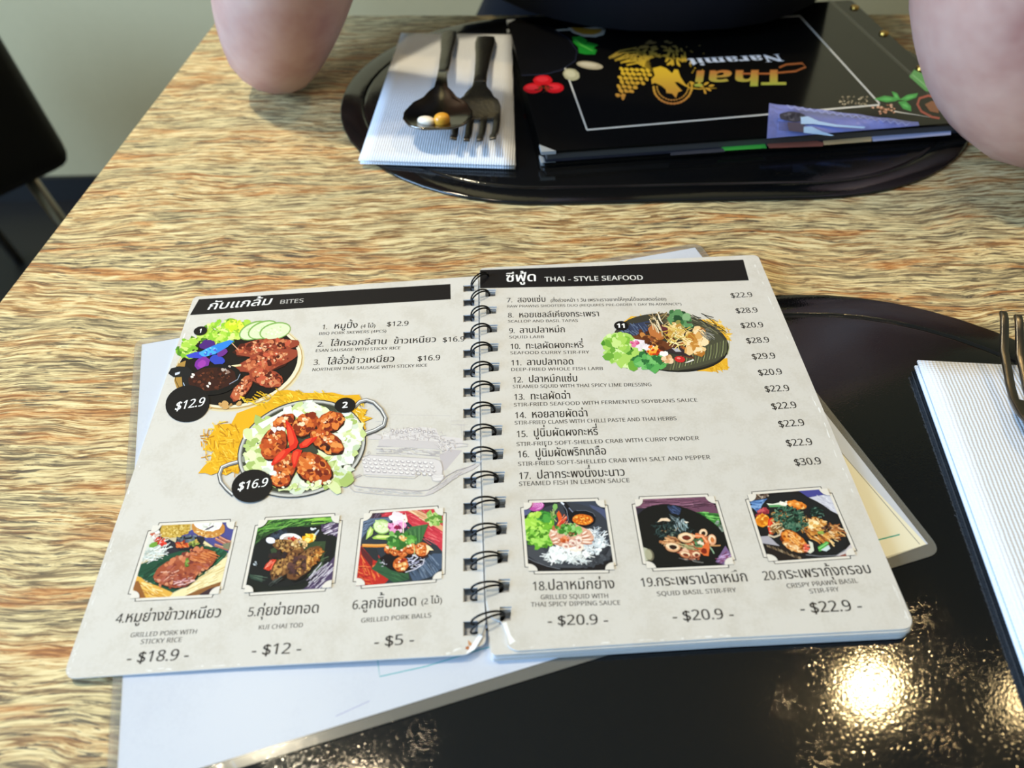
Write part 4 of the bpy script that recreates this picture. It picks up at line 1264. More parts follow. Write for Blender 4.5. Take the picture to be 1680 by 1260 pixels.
def P18(A):
    A.P([(0, 0), (1600, 0), (1600, 1260), (0, 1260)], '20232a')
    A.P([(80, 220), (260, 180), (140, 310), (80, 330)], '565c80')
    A.P([(650, 110), (1150, 110), (1290, 260), (1330, 600), (1100, 300), (800, 200)], '39404e')
    A.P([(1050, 160), (1280, 230), (1320, 520), (1180, 330)], '4a5270')
    A.E(730, 640, 660, 480, '2b2e34', 0, .01, 36)
    A.E(730, 600, 640, 470, '363a42', 0, .01, 36)
    A.P([(130, 960), (300, 1010), (600, 1100), (1000, 1090), (1300, 1000), (1420, 920), (1420, 1160), (120, 1160)], '1a181a')
    A.L([(140, 950), (260, 1010), (430, 1070), (620, 1110)], 9, '70747c')
    A.P([(140, 780), (330, 760), (480, 980), (700, 1060), (980, 1050), (1300, 900), (1390, 740), (1390, 900), (1200, 1040), (900, 1100), (560, 1090), (300, 1020), (150, 920)], '43464c')
    A.D(40, (1150, 1000, 220, 60, -20), 10, 40, ['3c4046', '4c5056', '33363c'], .3)
    A.E(265, 180, 120, 78, 'b44a9a', -8, .04)
    for r in (95, 70, 46, 24):
        A.E(268, 172, r, r * .62, 'e2a2d2', -8, .08); A.E(268, 174, r - 10, (r - 10) * .6, 'b8489c', -8, .08)
    A.D(150, (290, 480, 195, 180, 0), 24, 66, ['8ac83a', '5f9e28', 'b4e060', '74b434', 'a2d44c', '4a8420'], .5)
    A.D(60, (330, 660, 190, 120, 10), 24, 56, ['6aac34', '8cc84c', '47801f', 'a6d860'], .5)
    A.D(30, (400, 340, 120, 55, 0), 24, 56, ['3c8a34', '4f9e40', '2c6a28'], .4)
    A.D(16, (240, 310, 70, 30, 0), 16, 40, ['a6d24a', 'c0e068'], .4)
    A.E(545, 195, 36, 46, '7fb060', 0, .1); A.L([(550, 240), (500, 300), (490, 360)], 12, '98b880')
    A.S(14, (540, 320, 60, 70, 0), 40, 120, 12, 40, 100, ['7f9a50', '5c7a3a', 'a8b878'], .4)
    A.P([(570, 300), (600, 250), (640, 320), (655, 380), (640, 450), (560, 490), (600, 400)], 'de5a24')
    A.P([(640, 400), (720, 320), (745, 330), (690, 420), (600, 480)], 'cc3a2c')
    A.S(10, (650, 390, 70, 80, -50), 40, 110, 12, -70, -40, ['f07a40', 'a82818', 'ef9a78'])
    A.P([(640, 130), (700, 120), (830, 290), (800, 300), (760, 410), (740, 400)], '14161c')
    A.L([(640, 130), (720, 250), (740, 400)], 7, '8a90a0'); A.L([(750, 210), (830, 300)], 14, '8088a0'); A.E(655, 145, 32, 14, 'dde2ee', 35)
    A.E(950, 370, 195, 130, '101218', 6); A.L([(860, 250), (1000, 250), (1110, 290), (1140, 340)], 7, '6a7280')
    A.E(955, 385, 158, 80, 'd2691c', 4, .03)
    A.D(90, (955, 385, 140, 66, 4), 8, 18, ['f0962c', 'c85a14', 'f8b850', 'e07c20', 'b84a10'], .3)
    # white shredded noodles
    A.S(160, (760, 880, 390, 140, -8), 60, 170, 13, -70, 70, ['eef0ee', 'd4d8d8', 'fbfbfa', 'bcc4c4', 'e2e6e4'], .7)
    A.S(110, (1130, 690, 180, 190, -60), 50, 150, 12, -80, 80, ['e6eaec', 'c8d0d6', 'f6f8f8', 'a8b2ba', '8c98a4'], .7)
    A.D(110, (740, 860, 300, 110, -5), 14, 44, ['f4f5f2', 'e8ebe8', 'ffffff', 'dadedc'], .5)
    A.D(50, (1120, 740, 150, 150, -40), 12, 36, ['f1f3f2', 'e0e5e6', 'ccd4d8'], .5)
    A.S(30, (900, 990, 160, 40, 0), 50, 140, 9, 10, 70, ['f4f6f4', 'cfd6d6'], .4)
    # squid
    A.E(700, 650, 250, 150, 'cf9378', 8, .05)
    A.P([(450, 620), (470, 560), (560, 490), (720, 440), (860, 460), (1060, 550), (1120, 650), (1080, 740), (900, 760), (560, 760), (490, 700)], 'dba88e')
    for x, y, l, r in ((520, 620, 90, -25), (550, 680, 100, -20), (570, 725, 110, -15), (1000, 640, 130, -12), (1020, 690, 150, -3), (1010, 730, 150, 5), (640, 690, 110, -10), (980, 590, 90, -35)):
        A.E(x, y, l * .62, 26, 'b0603c', r, .05); A.E(x, y - 6, l * .58, 18, 'e6bda4', r, .05); A.E(x - 4, y - 10, l * .4, 9, 'f6e4d4', r, .1)
    A.D(40, (640, 540, 150, 60, 0), 14, 36, ['e8c8b0', 'c88a64', 'f0dccc', 'b86a48'], .4)
    A.D(26, (690, 690, 80, 40, 0), 14, 34, ['d06a38', 'e89060', 'b04a20'], .4)
    for x, y, r1, r2 in ((800, 730, 58, 46), (890, 690, 50, 60), (910, 800, 62, 56), (700, 780, 56, 40)):
        A.E(x, y, r1, r2, 'f0dccb', 20, .1); A.E(x + 8, y + 6, r1 * .45, r2 * .4, 'b8786a', 20, .2)
    A.L([(760, 830), (860, 850), (940, 820), (950, 760)], 34, 'f2e2d2')
    A.S(20, (820, 690, 110, 80, 20), 30, 80, 9, -60, 60, ['c9948a', 'efd8cc', 'a86a60'], .5)
    A.D(70, (740, 540, 180, 75, 6), 14, 40, ['5c9a3c', '3c7a28', '7cb85a', '2c6420', '96c878'], .5)
    A.D(14, (790, 600, 40, 30, 0), 8, 18, ['4a2c20', 'a05a38'])
A.picture((852.6, 820.7), (995.7, 816.2), (1014.8, 940.2), (861.4, 942.6), (850, 810, 9.0), P18)

def P19(A):
    A.P([(0, 0), (1700, 0), (1700, 1260), (0, 1260)], '121413')
    A.P([(100, 150), (1140, 110), (1290, 340), (1320, 420), (900, 350), (640, 260), (380, 330), (110, 380)], '6a4458')
    A.S(80, (720, 220, 560, 90, 0), 120, 400, 8, -6, 6, ['8a5a70', '4c2f3e', '7a5064', '9c7086', '3c2430'], .05)
    A.P([(120, 290), (330, 300), (330, 440), (180, 620)], '2a2832')
    A.P([(230, 360), (340, 330), (520, 390), (440, 520), (380, 590), (250, 580)], '4a62ac')
    A.S(36, (350, 460, 120, 100, 0), 50, 140, 14, 60, 110, ['6c86cc', '33478a', '8ca4dc', '2a3a70'], .2)
    A.D(10, (340, 300, 60, 20, 0), 12, 26, ['b8b8a0', 'dcd8c4'])
    A.D(10, (320, 580, 50, 24, 0), 14, 28, ['7a2c30', 'a84a44'])
    A.P([(900, 345), (1290, 370), (1320, 500), (1300, 560), (1150, 490)], '3a7a34')
    A.S(26, (1160, 410, 170, 50, 12), 80, 240, 13, 4, 14, ['5cb04c', '2c6a2c', '8ad070', '1f4f24'], .05)
    A.D(16, (1300, 560, 80, 60, 30), 14, 40, ['7a8a7c', '5c6c5c', 'a8b0a8'])
    A.E(760, 700, 700, 410, '131514', 22, .01, 36)
    A.P([(560, 270), (660, 255), (760, 300), (740, 380), (620, 370)], '2c3a58')
    A.S(16, (660, 320, 90, 50, 20), 40, 120, 8, 20, 50, ['4a5c84', '1c2438'], .1)
    A.P([(1390, 830), (1480, 960), (1400, 1110), (1250, 1060), (1300, 980)], '7a6088')
    A.S(30, (1370, 1010, 90, 70, 0), 40, 120, 10, -40, 40, ['a488b4', '4c3452', 'c8a8d0', '8c3c5c'])
    A.P([(210, 850), (280, 870), (340, 940), (330, 1020), (250, 1050)], 'b4b49c'); A.E(310, 960, 60, 90, '6a6450', -20); A.E(296, 955, 48, 76, 'a8a488', -20)
    # dark fried basil
    A.S(150, (640, 600, 270, 150, 10), 30, 110, 12, -80, 80, ['1c2a2a', '2c4040', '0c1414', '3c5452', '223230'], .5)
    A.S(40, (760, 540, 90, 90, 0), 30, 90, 8, 40, 110, ['6c8488', '98b0b4', '3c5054', 'b8c8cc'], .5)
    A.D(22, (560, 640, 220, 80, 0), 5, 14, ['5c6c60', '8a947c', '7a5c40'])
    A.S(8, (680, 450, 70, 30, 30), 50, 110, 10, 20, 40, ['8a989c', '5c6c70'], .1)
    A.P([(420, 495), (470, 440), (560, 435), (610, 470), (590, 485), (500, 475)], 'e8cdae'); A.P([(800, 480), (870, 495), (830, 515)], 'ece2d0')
    # stir-fried squid rings
    A.S(40, (620, 780, 130, 70, 10), 60, 160, 22, -10, 30, ['b4784c', 'd09a68', '8a5230', 'e0b484'], .3)
    def ringlet(x, y, rx, ry, rot, o, i):
        A.E(x, y + 8, rx + 4, ry + 6, '4a2412', rot, .04); A.E(x, y, rx, ry, o, rot, .05); A.E(x - 4, y - 8, rx * .85, ry * .7, 'efd2ac', rot, .08); A.E(x + 4, y + 4, rx * .52, ry * .48, i, rot, .1)
    A.D(60, (1000, 800, 180, 120, 20), 16, 46, ['c8744a', 'e09a6a', 'b0522c', 'd88454', '8c3a1c', 'f0c094'], .4)
    A.D(50, (870, 930, 170, 90, 10), 16, 44, ['b06a4c', 'd49878', '8c4630', 'e4b898', 'a85a3c'], .4)
    ringlet(830, 715, 118, 72, 5, 'e2b888', '6a2c1c')
    ringlet(640, 850, 112, 66, 8, 'd8a276', '2a1812')
    ringlet(1200, 745, 56, 80, -15, 'dca27c', 'c8743c')
    ringlet(1075, 650, 60, 58, 10, 'e0b890', '2c1c14')
    A.L([(960, 690), (1060, 700), (1130, 790), (1140, 880)], 60, 'd87440'); A.L([(960, 690), (1060, 695), (1130, 785)], 18, 'f2b084')
    A.P([(1020, 830), (1120, 800), (1165, 860), (1150, 980), (1080, 970), (1000, 880)], 'dc6a34'); A.E(1085, 905, 44, 40, '7a2412', 30, .1)
    A.D(20, (1010, 790, 60, 60, 0), 14, 34, ['9ab088', '5c8a58', 'e8d8c0', '3c5a3c'], .3)
    A.L([(1170, 850), (1205, 900), (1230, 945)], 18, '8aa888')
    A.L([(1170, 830), (1260, 832), (1320, 828)], 20, 'c08c5a')
    A.S(16, (900, 850, 160, 40, 8), 60, 150, 12, 0, 20, ['7c8c5c', '4c5c34', 'b0a878'], .2)
    ringlet(820, 960, 80, 44, 10, 'c07850', '7a3420'); ringlet(975, 960, 60, 46, 0, 'b86c50', '6c2c20')
    A.S(8, (900, 1040, 120, 20, 10), 60, 160, 5, 5, 30, ['6c6c6a', 'a8a49c'], .1)
A.picture((1034, 815), (1175, 809.3), (1211.7, 931), (1056, 938.3), (1030, 800, 8.69), P19)

def P20(A):
    A.P([(0, 0), (1700, 0), (1700, 1260), (0, 1260)], '17181a')
    A.P([(190, 165), (400, 150), (350, 220), (180, 260)], '5c4a40'); A.D(40, (280, 195, 100, 40, 0), 7, 16, ['8a7868', '3c2e28', 'b0a090'])
    A.P([(800, 130), (1080, 100), (1240, 200), (930, 215)], '44448a')
    A.P([(920, 225), (1140, 185), (1260, 200), (1400, 480), (1240, 400), (1060, 300)], 'c9c8d2')
    A.S(20, (1180, 300, 130, 70, 30), 60, 140, 10, 20, 40, ['dcdbe2', 'b4b3c2'], .1)
    A.S(8, (1180, 370, 40, 12, 20), 14, 40, 6, 60, 110, ['2c2c34'], .3)
    A.P([(140, 270), (380, 235), (430, 280), (400, 390), (230, 430), (160, 350)], '4c72a8')
    A.S(30, (280, 320, 120, 70, -10), 50, 150, 14, -20, 10, ['6c94c8', '38588c', '88aad4'], .1)
    A.P([(270, 760), (380, 750), (560, 880), (480, 900), (300, 850)], 'a8a4ac')
    A.E(860, 620, 640, 400, '1b1d1f', 28, .01, 36)
    A.P([(300, 850), (600, 900), (900, 1060), (540, 1090), (380, 1010)], '221c1a')
    for k in range(34):
        x, y = 360 + k * 14, 868 + k * 5.4
        A.L([(x, y + random.uniform(-12, 12)), (x + 16, y + 36)], 7, random.choice(['8a7458', 'b09a7c', '5c4a38']))
    A.P([(1520, 860), (1560, 940), (1460, 1020), (1300, 1030), (1430, 960)], 'c4bcbc'); A.P([(1350, 1030), (1460, 990), (1470, 1030)], '8a4a3c')
    A.L([(900, 1010), (1100, 1030), (1320, 1020), (1440, 940)], 10, '7c7c82')
    # onion, leek, prawn on top
    A.P([(360, 300), (440, 310), (580, 280), (640, 300), (630, 340), (400, 350)], 'dfe4d2'); A.P([(380, 325), (520, 320), (640, 345), (400, 355)], '5c9a60')
    A.lump(770, 320, 140, 52, 14, 'd87a24', ['ec9a40', 'b85a14', 'f4bc70', 'e08430'], 40, 10, 26)
    A.D(12, (600, 300, 60, 24, 0), 12, 26, ['efe6d4', 'f6f2e6'])
    # peppers at the left
    A.D(20, (310, 420, 90, 40, -20), 14, 36, ['a83a44', 'c85a60', '842834'])
    A.lump(300, 540, 100, 85, 20, 'e08a1c', ['f2aa34', 'c86a10', 'f8c860', 'd87a18'], 36, 12, 30)
    A.P([(380, 520), (440, 500), (470, 550), (430, 600), (450, 730), (400, 730), (370, 620)], 'd8381c'); A.L([(410, 530), (395, 620), (420, 720)], 14, 'f0643c')
    # noodles / carrot strips / prawns
    A.D(90, (1080, 640, 270, 120, 24), 14, 40, ['d89a4c', 'b87430', 'e8bc7c', 'c4843c', '9a5a24'], .4)
    A.S(100, (1080, 690, 300, 130, 22), 60, 200, 15, -5, 60, ['e0a858', 'c88438', 'f0cc90', 'b46c2c', '8a4c24'], .4)
    A.S(30, (1320, 690, 110, 90, 20), 50, 140, 14, -10, 40, ['dcae70', 'a86434', 'efd0a0'], .5)
    A.D(24, (1010, 600, 70, 44, 0), 18, 40, ['f0cf88', 'e0aa58', 'f8e4b4'], .3)
    A.D(40, (560, 560, 140, 160, 10), 14, 40, ['8a5a2c', 'b07c40', '6a4020', 'c89a58', '5c6030'], .4)
    A.S(24, (500, 640, 100, 80, 0), 50, 130, 14, -60, 60, ['c9a468', 'e4cca0', '8a6030'], .6)
    A.L([(420, 610), (500, 590), (600, 590)], 18, 'dcc090')
    A.L([(380, 740), (460, 770), (540, 740), (560, 670)], 26, 'cdbba0')
    # basil
    A.S(190, (690, 510, 260, 150, 20), 26, 90, 15, -80, 80, ['1f3c30', '2f5444', '14281f', '44705a', '6a8a70', '385c4a'], .5)
    A.D(50, (700, 600, 110, 100, 10), 12, 34, ['1c3a2c', '34604c', '10241a', '5a7c64'], .5)
    A.S(40, (1040, 430, 100, 70, 20), 26, 80, 12, -60, 60, ['24443a', '6c8c7c', '142820'], .4)
    # big prawn
    A.P([(560, 720), (640, 690), (760, 730), (880, 830), (930, 930), (900, 990), (760, 950), (620, 890), (540, 800)], '6a2c10')
    A.lump(740, 820, 210, 95, 34, 'c86a1c', ['e08c34', 'a84c10', 'f0b060', 'd87824', '8a3a0c', 'e8a04c'], 100, 12, 36, .08)
    A.lump(720, 910, 160, 46, 26, 'd08a48', ['e8b474', 'b06a2c', 'f4d4a4'], 40, 8, 24)
    A.D(16, (900, 920, 40, 50, 0), 12, 30, ['c83a28', 'e0604a', 'f09878'])
    A.S(14, (740, 780, 130, 60, 34), 40, 110, 10, 20, 50, ['f6cc8c', 'f0b868'], .3)
    # leek bottom right
    A.P([(930, 820), (990, 850), (1010, 960), (960, 1000), (920, 980), (960, 920)], 'd6d6c4')
    A.P([(1060, 910), (1180, 830), (1220, 850), (1120, 960), (1080, 970)], '52a448'); A.P([(1100, 950), (1210, 880), (1235, 930), (1180, 970)], 'c6d4d4')
    A.L([(1070, 930), (1200, 850)], 14, '8ad080')
    A.P([(1050, 700), (1120, 685), (1180, 700), (1140, 730), (1070, 730)], '8fa84a')
    A.D(16, (1180, 660, 60, 60, 0), 10, 28, ['4c3028', '6a4a3c', '2c1c18'])
A.picture((1218.6, 807.6), (1360.5, 796.9), (1411.7, 915.7), (1256, 926.7), (1215, 790, 8.4), P20)

A.reset(3)
for s, a, b, c in (
    ('18.ปลาหมึกย่าง', (873, 968.8), (1009.8, 965.3), 14.5), ('GRILLED SQUID WITH', (886.7, 983.3), (999, 981), 7.4), ('THAI SPICY DIPPING SAUCE', (871, 995.5), (1018.6, 992.2), 7.4), ('- $20.9 -', (897.9, 1026), (999, 1024), 16.7),
    ('19.กระเพราปลาหมึก', (1051.4, 963), (1228.8, 953.6), 14.5), ('SQUID BASIL STIR-FRY', (1078, 978), (1208.6, 971.3), 7.4), ('- $20.9 -', (1103.8, 1019), (1206, 1014.5), 17),
    ('20.กระเพรากุ้งกรอบ', (1253.3, 952.3), (1432, 940), 14.5), ('CRISPY PRAWN BASIL', (1291.4, 965.3), (1408.6, 956), 7.4), ('STIR-FRY', (1328.8, 973.8), (1377.6, 970), 7.2), ('- $22.9 -', (1314, 1006.3), (1417, 1001), 17.5),
):
    A.T(s, a, b, c, K, 'sans')
for a, b, n in (((846, 1066), (1200, 1044), 20), ((1466, 960), (1490, 1016), 12), ((1330, 640), (1410, 830), 14), ((1236, 424), (1294, 560), 8)):
    for k in range(n):
        t = random.random() ** 1.2
        x, y = a[0] + (b[0] - a[0]) * t, a[1] + (b[1] - a[1]) * t
        A.E(x - random.uniform(0, 4), y - random.uniform(0, 3), random.uniform(1.5, 8), random.uniform(.4, 1.2), random.choice(['dedbd5', 'd6d2cb', 'e8e6e2']), math.degrees(math.atan2(b[1] - a[1], b[0] - a[0])), .3, 9)
A.P([(824, 1022), (831, 1020), (838, 1042), (846, 1052), (836, 1058), (832, 1042)], 'f0efec')
# brown stains along the gutter
A.join(page_right)
# ------------------------------------------------------------------ napkins
def napkin_material(ang):
    m, nt, b = new_mat('embossed_napkin_paper')
    L = nt.links.new
    b.inputs['Base Color'].default_value = hx('d9dbe0')
    b.inputs['Roughness'].default_value = 0.85
    tc = node(nt, 'ShaderNodeTexCoord')
    w1 = node(nt, 'ShaderNodeTexWave', i_Scale=190.0, i_Distortion=1.2, i_Detail=1.0)
    w1.bands_direction = 'X'
    w2 = node(nt, 'ShaderNodeTexWave', i_Scale=230.0, i_Distortion=1.2, i_Detail=1.0)
    w2.bands_direction = 'Y'
    mp = node(nt, 'ShaderNodeMapping')
    mp.inputs['Rotation'].default_value = (0, 0, ang)
    L(tc.outputs['Object'], mp.inputs['Vector'])
    L(mp.outputs[0], w1.inputs['Vector'])
    L(mp.outputs[0], w2.inputs['Vector'])
    mu = node(nt, 'ShaderNodeMath', operation='MULTIPLY_ADD')
    L(w2.outputs['Fac'], mu.inputs[0])
    mu.inputs[1].default_value = 0.5
    L(w1.outputs['Fac'], mu.inputs[2])
    bp = node(nt, 'ShaderNodeBump', i_Strength=0.4, i_Distance=0.0006)
    L(mu.outputs[0], bp.inputs['Height'])
    L(bp.outputs['Normal'], b.inputs['Normal'])
    return m

def napkin(label, quad, z0, heights, seed):
    """folded paper napkin: layers one on another, closed along the left fold"""
    random.seed(seed)
    TL, TR, BR, BL = quad
    nx, ny = 12, 18
    V, F = [], []
    def surf(u, v, zf):
        p = TL * (1 - u) * (1 - v) + TR * u * (1 - v) + BR * u * v + BL * (1 - u) * v
        return Vector((p.x, p.y, TABLE + zf))
    prof = []
    for (za, zb, inset) in heights:
        base = len(V)
        for face in (0, 1):
            for j in range(ny + 1):
                for i in range(nx + 1):
                    u, v = i / nx, j / ny
                    e = min(u, 1 - u, v, 1 - v)
                    puff = min(1, e * 9)
                    uu = inset + u * (1 - 2 * inset)
                    vv = inset * .5 + v * (1 - inset)
                    mid = (za + zb) / 2
                    z = mid + ((zb - mid) if face == 0 else (za - mid)) * (0.35 + 0.65 * puff)
                    z += 0.0004 * math.sin(u * 5 + seed) * math.sin(v * 7 + seed * 2) * puff * (1 if face == 0 else 0)
                    V.append(surf(uu, vv, z))
        m = (nx + 1) * (ny + 1)
        q = lambda f, i, j: base + f * m + j * (nx + 1) + i
        for j in range(ny):
            for i in range(nx):
                F.append((q(0, i, j + 1), q(0, i + 1, j + 1), q(0, i + 1, j), q(0, i, j)))
                F.append((q(1, i, j), q(1, i + 1, j), q(1, i + 1, j + 1), q(1, i, j + 1)))
        for i in range(nx):
            F.append((q(0, i, 0), q(0, i + 1, 0), q(1, i + 1, 0), q(1, i, 0)))
            F.append((q(1, i, ny), q(1, i + 1, ny), q(0, i + 1, ny), q(0, i, ny)))
        for j in range(ny):
            F.append((q(1, 0, j), q(1, 0, j + 1), q(0, 0, j + 1), q(0, 0, j)))
            F.append((q(0, nx, j), q(0, nx, j + 1), q(1, nx, j + 1), q(1, nx, j)))
    e_ = TL - BL
    o = mesh_obj('paper_napkin', V, F, napkin_material(math.atan2(e_.x, e_.y)), smooth=True)
    tag(o, label, 'napkin', 'folded paper napkins')
    return o
nz = MAT + 0.005
FARNAP = [at(658, 52, nz), at(839, 55, nz), at(846, 269, nz), at(588, 260, nz)]
napkin('folded white paper napkin under the spoon and fork on the far placemat', FARNAP, MAT, [(MAT + .0001, MAT + .0024, 0.004), (MAT + .0025, nz, 0.0)], 3)
ny_ = MAT + 0.007
a_, b2 = at(1507, 588, ny_), at(1640, 950, ny_)
dn = (b2 - a_).normalized()
TLn, BLn = a_, a_ + dn * 0.20
perp = Vector((-dn.y, dn.x, 0))
TRn, BRn = TLn + perp * 0.105 + Vector((0, .002, 0)), BLn + perp * 0.105
napkin('folded white paper napkin at the right on the near placemat, under the fork', [TLn, TRn, BRn, BLn], MAT, [(MAT + .0001, MAT + .0034, 0.0), (MAT + .0035, ny_, 0.0)], 5)

# ------------------------------------------------------------------ cutlery
STEEL = simple('dark_brushed_steel', '6a655f', 0.3, 1.0, bump=0.1, bscale=400)
def hammered():
    m, nt, b = new_mat('hammered_black_steel')
    b.inputs['Base Color'].default_value = hx('6b665f')
    b.inputs['Metallic'].default_value = 1.0
    b.inputs['Roughness'].default_value = 0.33
    tc = node(nt, 'ShaderNodeTexCoord')
    v = node(nt, 'ShaderNodeTexVoronoi', i_Scale=420.0)
    nt.links.new(tc.outputs['Object'], v.inputs['Vector'])
    bp = node(nt, 'ShaderNodeBump', i_Strength=0.35, i_Distance=0.0004)
    nt.links.new(v.outputs['Distance'], bp.inputs['Height'])
    nt.links.new(bp.outputs['Normal'], b.inputs['Normal'])
    return m
HAMMER = hammered()

def interp(tab, t):
    for (a, x), (b, y) in zip(tab, tab[1:]):
        if t <= b:
            k = (t - a) / (b - a)
            k = k * k * (3 - 2 * k)
            return x + (y - x) * k
    return tab[-1][1]

def strip(name, tip, tail, ts, width, zprof, xl, skip, cross, thick, mat, parent, smooth=True):
    """sheet-metal part along tip->tail: ts rows, xl normalised column lines, skip(row, col) leaves slots"""
    d = tail - tip
    d.z = 0
    Ln = d.length
    d.normalize()
    s = Vector((-d.y, d.x, 0))
    bm = bmesh.new()
    rows = []
    for t in ts:
        w, z = interp(width, t), interp(zprof, t)
        rows.append([bm.verts.new(tip + d * (t * Ln) + s * (x * w / 2) + Vector((0, 0, z + cross(t, x) - tip.z + TABLE))) for x in xl])
    for j in range(len(rows) - 1):
        for i in range(len(xl) - 1):
            if not skip(j, i):
                bm.faces.new((rows[j][i], rows[j][i + 1], rows[j + 1][i + 1], rows[j + 1][i]))
    for v in [v for v in bm.verts if not v.link_faces]:
        bm.verts.remove(v)
    o = bm_obj(name, bm, mat, parent, smooth)
    sm = o.modifiers.new('solid', 'SOLIDIFY')
    sm.thickness = thick
    sm.offset = 0
    bv = o.modifiers.new('soften', 'BEVEL')
    bv.width = thick * 0.3
    bv.segments = 2
    bv.limit_method = 'ANGLE'
    return o

def make_fork(label, tip, tail, width, headz, headm, handm, wscale=1.0):
    root = thing('fork', label, 'fork', (tip + tail) / 2, 'dinner forks')
    a, b = 0.148, 0.136
    xs = [-1]
    for k in range(4):
        xs.append(xs[-1] + a * 2)
        if k < 3:
            xs.append(xs[-1] + (2 - 8 * a) / 3)
    tt = [0, .02, .05, .1, .15, .2, .24, .27, .30, .33, .36, .4, .44, .48]
    wd = [(0, width * .9), (.2, width), (.3, width * .98), (.38, width * .62), (.44, width * .34), (.5, width * .27), (.7, width * .34), (.95, width * .5), (1, width * .42)]
    strip('tines', tip, tail, tt, wd, headz, xs, lambda j, i: (i % 2 == 1 and j < 6), lambda t, x: 0.0016 * x * x * (1 if t < .36 else 0), 0.0018 * wscale, headm, root)
    th = [.48, .55, .62, .7, .78, .86, .93, .97, 1.0]
    strip('handle', tip, tail, th, wd, headz, [-1, -.5, 0, .5, 1], lambda j, i: False, lambda t, x: -0.0006 * x * x, 0.0024 * wscale, handm, root)
    return root

def make_spoon(label, tip, tail, width, zprof, headm, handm):
    root = thing('spoon', label, 'spoon', (tip + tail) / 2)
    wd = [(0, width * .34), (.012, width * .6), (.04, width * .86), (.09, width), (.13, width * .98), (.19, width * .78), (.26, width * .42), (.33, width * .2), (.42, width * .15), (.7, width * .19), (.95, width * .27), (1, width * .24)]
    tt = [0, .015, .03, .05, .08, .12, .16, .2, .24, .28, .32, .36, .40, .44, .48]
    dep = [(0, 0), (.05, -.003), (.14, -.0062), (.24, -.0045), (.34, -.0006), (.4, 0), (1, 0)]
    strip('bowl', tip, tail, tt, wd, zprof, [-1, -.85, -.6, -.3, 0, .3, .6, .85, 1], lambda j, i: False, lambda t, x: interp(dep, t) * (1 - x * x), 0.0014, headm, root)
    th = [.48, .55, .62, .7, .78, .86, .93, .97, 1.0]
    strip('handle', tip, tail, th, wd, zprof, [-1, -.5, 0, .5, 1], lambda j, i: False, lambda t, x: -0.0006 * x * x, 0.0026, handm, root)
    return root

zt = nz
ftip, ftail = at(776, 231, zt + .010), at(797, 54, zt + .006)
make_fork('hammered dark steel fork lying beside the spoon on the far napkin', ftip, ftail, 0.0325,
          [(0, zt + .0100), (.12, zt + .0035), (.24, zt + .0022), (.36, zt + .0075), (.5, zt + .0085), (.8, zt + .0055), (1, zt + .0028)], HAMMER, HAMMER)
stip, stail = at(716, 212, zt + .016), at(737, 49, zt + .005)
make_spoon('dark steel spoon with two pills in its bowl on the far napkin', stip, stail, 0.046,
           [(0, zt + .0160), (.12, zt + .0165), (.26, zt + .0160), (.4, zt + .0158), (.6, zt + .0095), (.85, zt + .0050), (1, zt + .0034)], simple('dark_polished_steel', '7c766e', 0.2, 1.0), HAMMER)

def pill(name, label, c, rx, ry, rz, col, rot, flat):
    bm = bmesh.new()
    bmesh.ops.create_uvsphere(bm, u_segments=28, v_segments=18, radius=1)
    for v in bm.verts:
        x, y, z = v.co
        z = math.copysign(abs(z) ** flat, z)
        h = math.hypot(x, y)
        if h > 1e-6:
            k = (h ** 0.75) / h
            x, y = x * k, y * k
        v.co = Vector((x * rx, y * ry, z * rz))
    bmesh.ops.rotate(bm, verts=bm.verts, cent=(0, 0, 0), matrix=Matrix.Rotation(rot, 3, 'Z'))
    bmesh.ops.translate(bm, verts=bm.verts, vec=c)
    o = bm_obj(name, bm, simple(name + '_coating', col, 0.35, coat=0.3, sss=0.15), None, True)
    tag(o, label, 'pill')
    return o
pz = zt + .0148
pill('white_pill', 'small cream white oval pill in the bowl of the spoon', at(699, 199, pz) , .0058, .0040, .0029, 'f1e4cf', -.25, 0.8)
pill('yellow_pill', 'amber yellow oval pill beside the white one in the spoon', at(725, 196.5, pz + .0008), .0053, .0046, .0042, 'd99a2c', .3, 0.8)

nfz = ny_
t0 = at(1682, 519, nfz + .017)
n1 = at(1722, 700, nfz + .006)
n_tail = t0 + (n1 - t0) * (0.19 / (n1 - t0).length)
n_tail.z = t0.z
make_fork('dark steel fork resting on the near napkin, tines towards the far side', t0, n_tail, 0.0262,
          [(0, nfz + .0170), (.12, nfz + .0085), (.24, nfz + .0055), (.36, nfz + .0085), (.5, nfz + .0090), (.8, nfz + .0050), (1, nfz + .0022)], STEEL, STEEL)

# ------------------------------------------------------------------ closed menu on the far placemat
CT = 0.0124                                    # top of its front cover
COVER = simple('glossy_black_cover', '0c0b0a', 0.13, coat=0.1)
GOLD = simple('brass_screw', 'c49a4a', 0.3, 1.0)
SILVER = simple('silver_corner', 'dfe6ec', 0.35, 0.7)
m2 = thing('closed_menu', 'closed black screw-bound menu with a gold emblem, upside down before the person', 'menu', (0.155, 0.565, TABLE + MAT))
cFL, cBL = at(889, 249, CT), at(832, 33, CT)
e1v = (cBL - cFL)
hgt = e1v.length
e1v.normalize()
e2v = Vector((e1v.y, -e1v.x, 0))
def cp_(s, t):                                  # mm along the long side, mm away from the reader
    return cFL + e2v * (s / 1000) + e1v * (t / 1000)
H_ = hgt * 1000
W_ = 295
def board(name, s0, s1, t0, t1, ztop, th, m, r=0.003):
    P = [cp_(s0, t0), cp_(s1, t0), cp_(s1, t1), cp_(s0, t1)]
    P = [Vector((p.x, p.y, TABLE + ztop)) for p in round_poly(P, r)]
    V, F = slab(P, [], th)
    return mesh_obj(name, V, F, m, m2)
front = board('front_cover', 0, W_, 0, H_, CT, 0.0017, COVER)
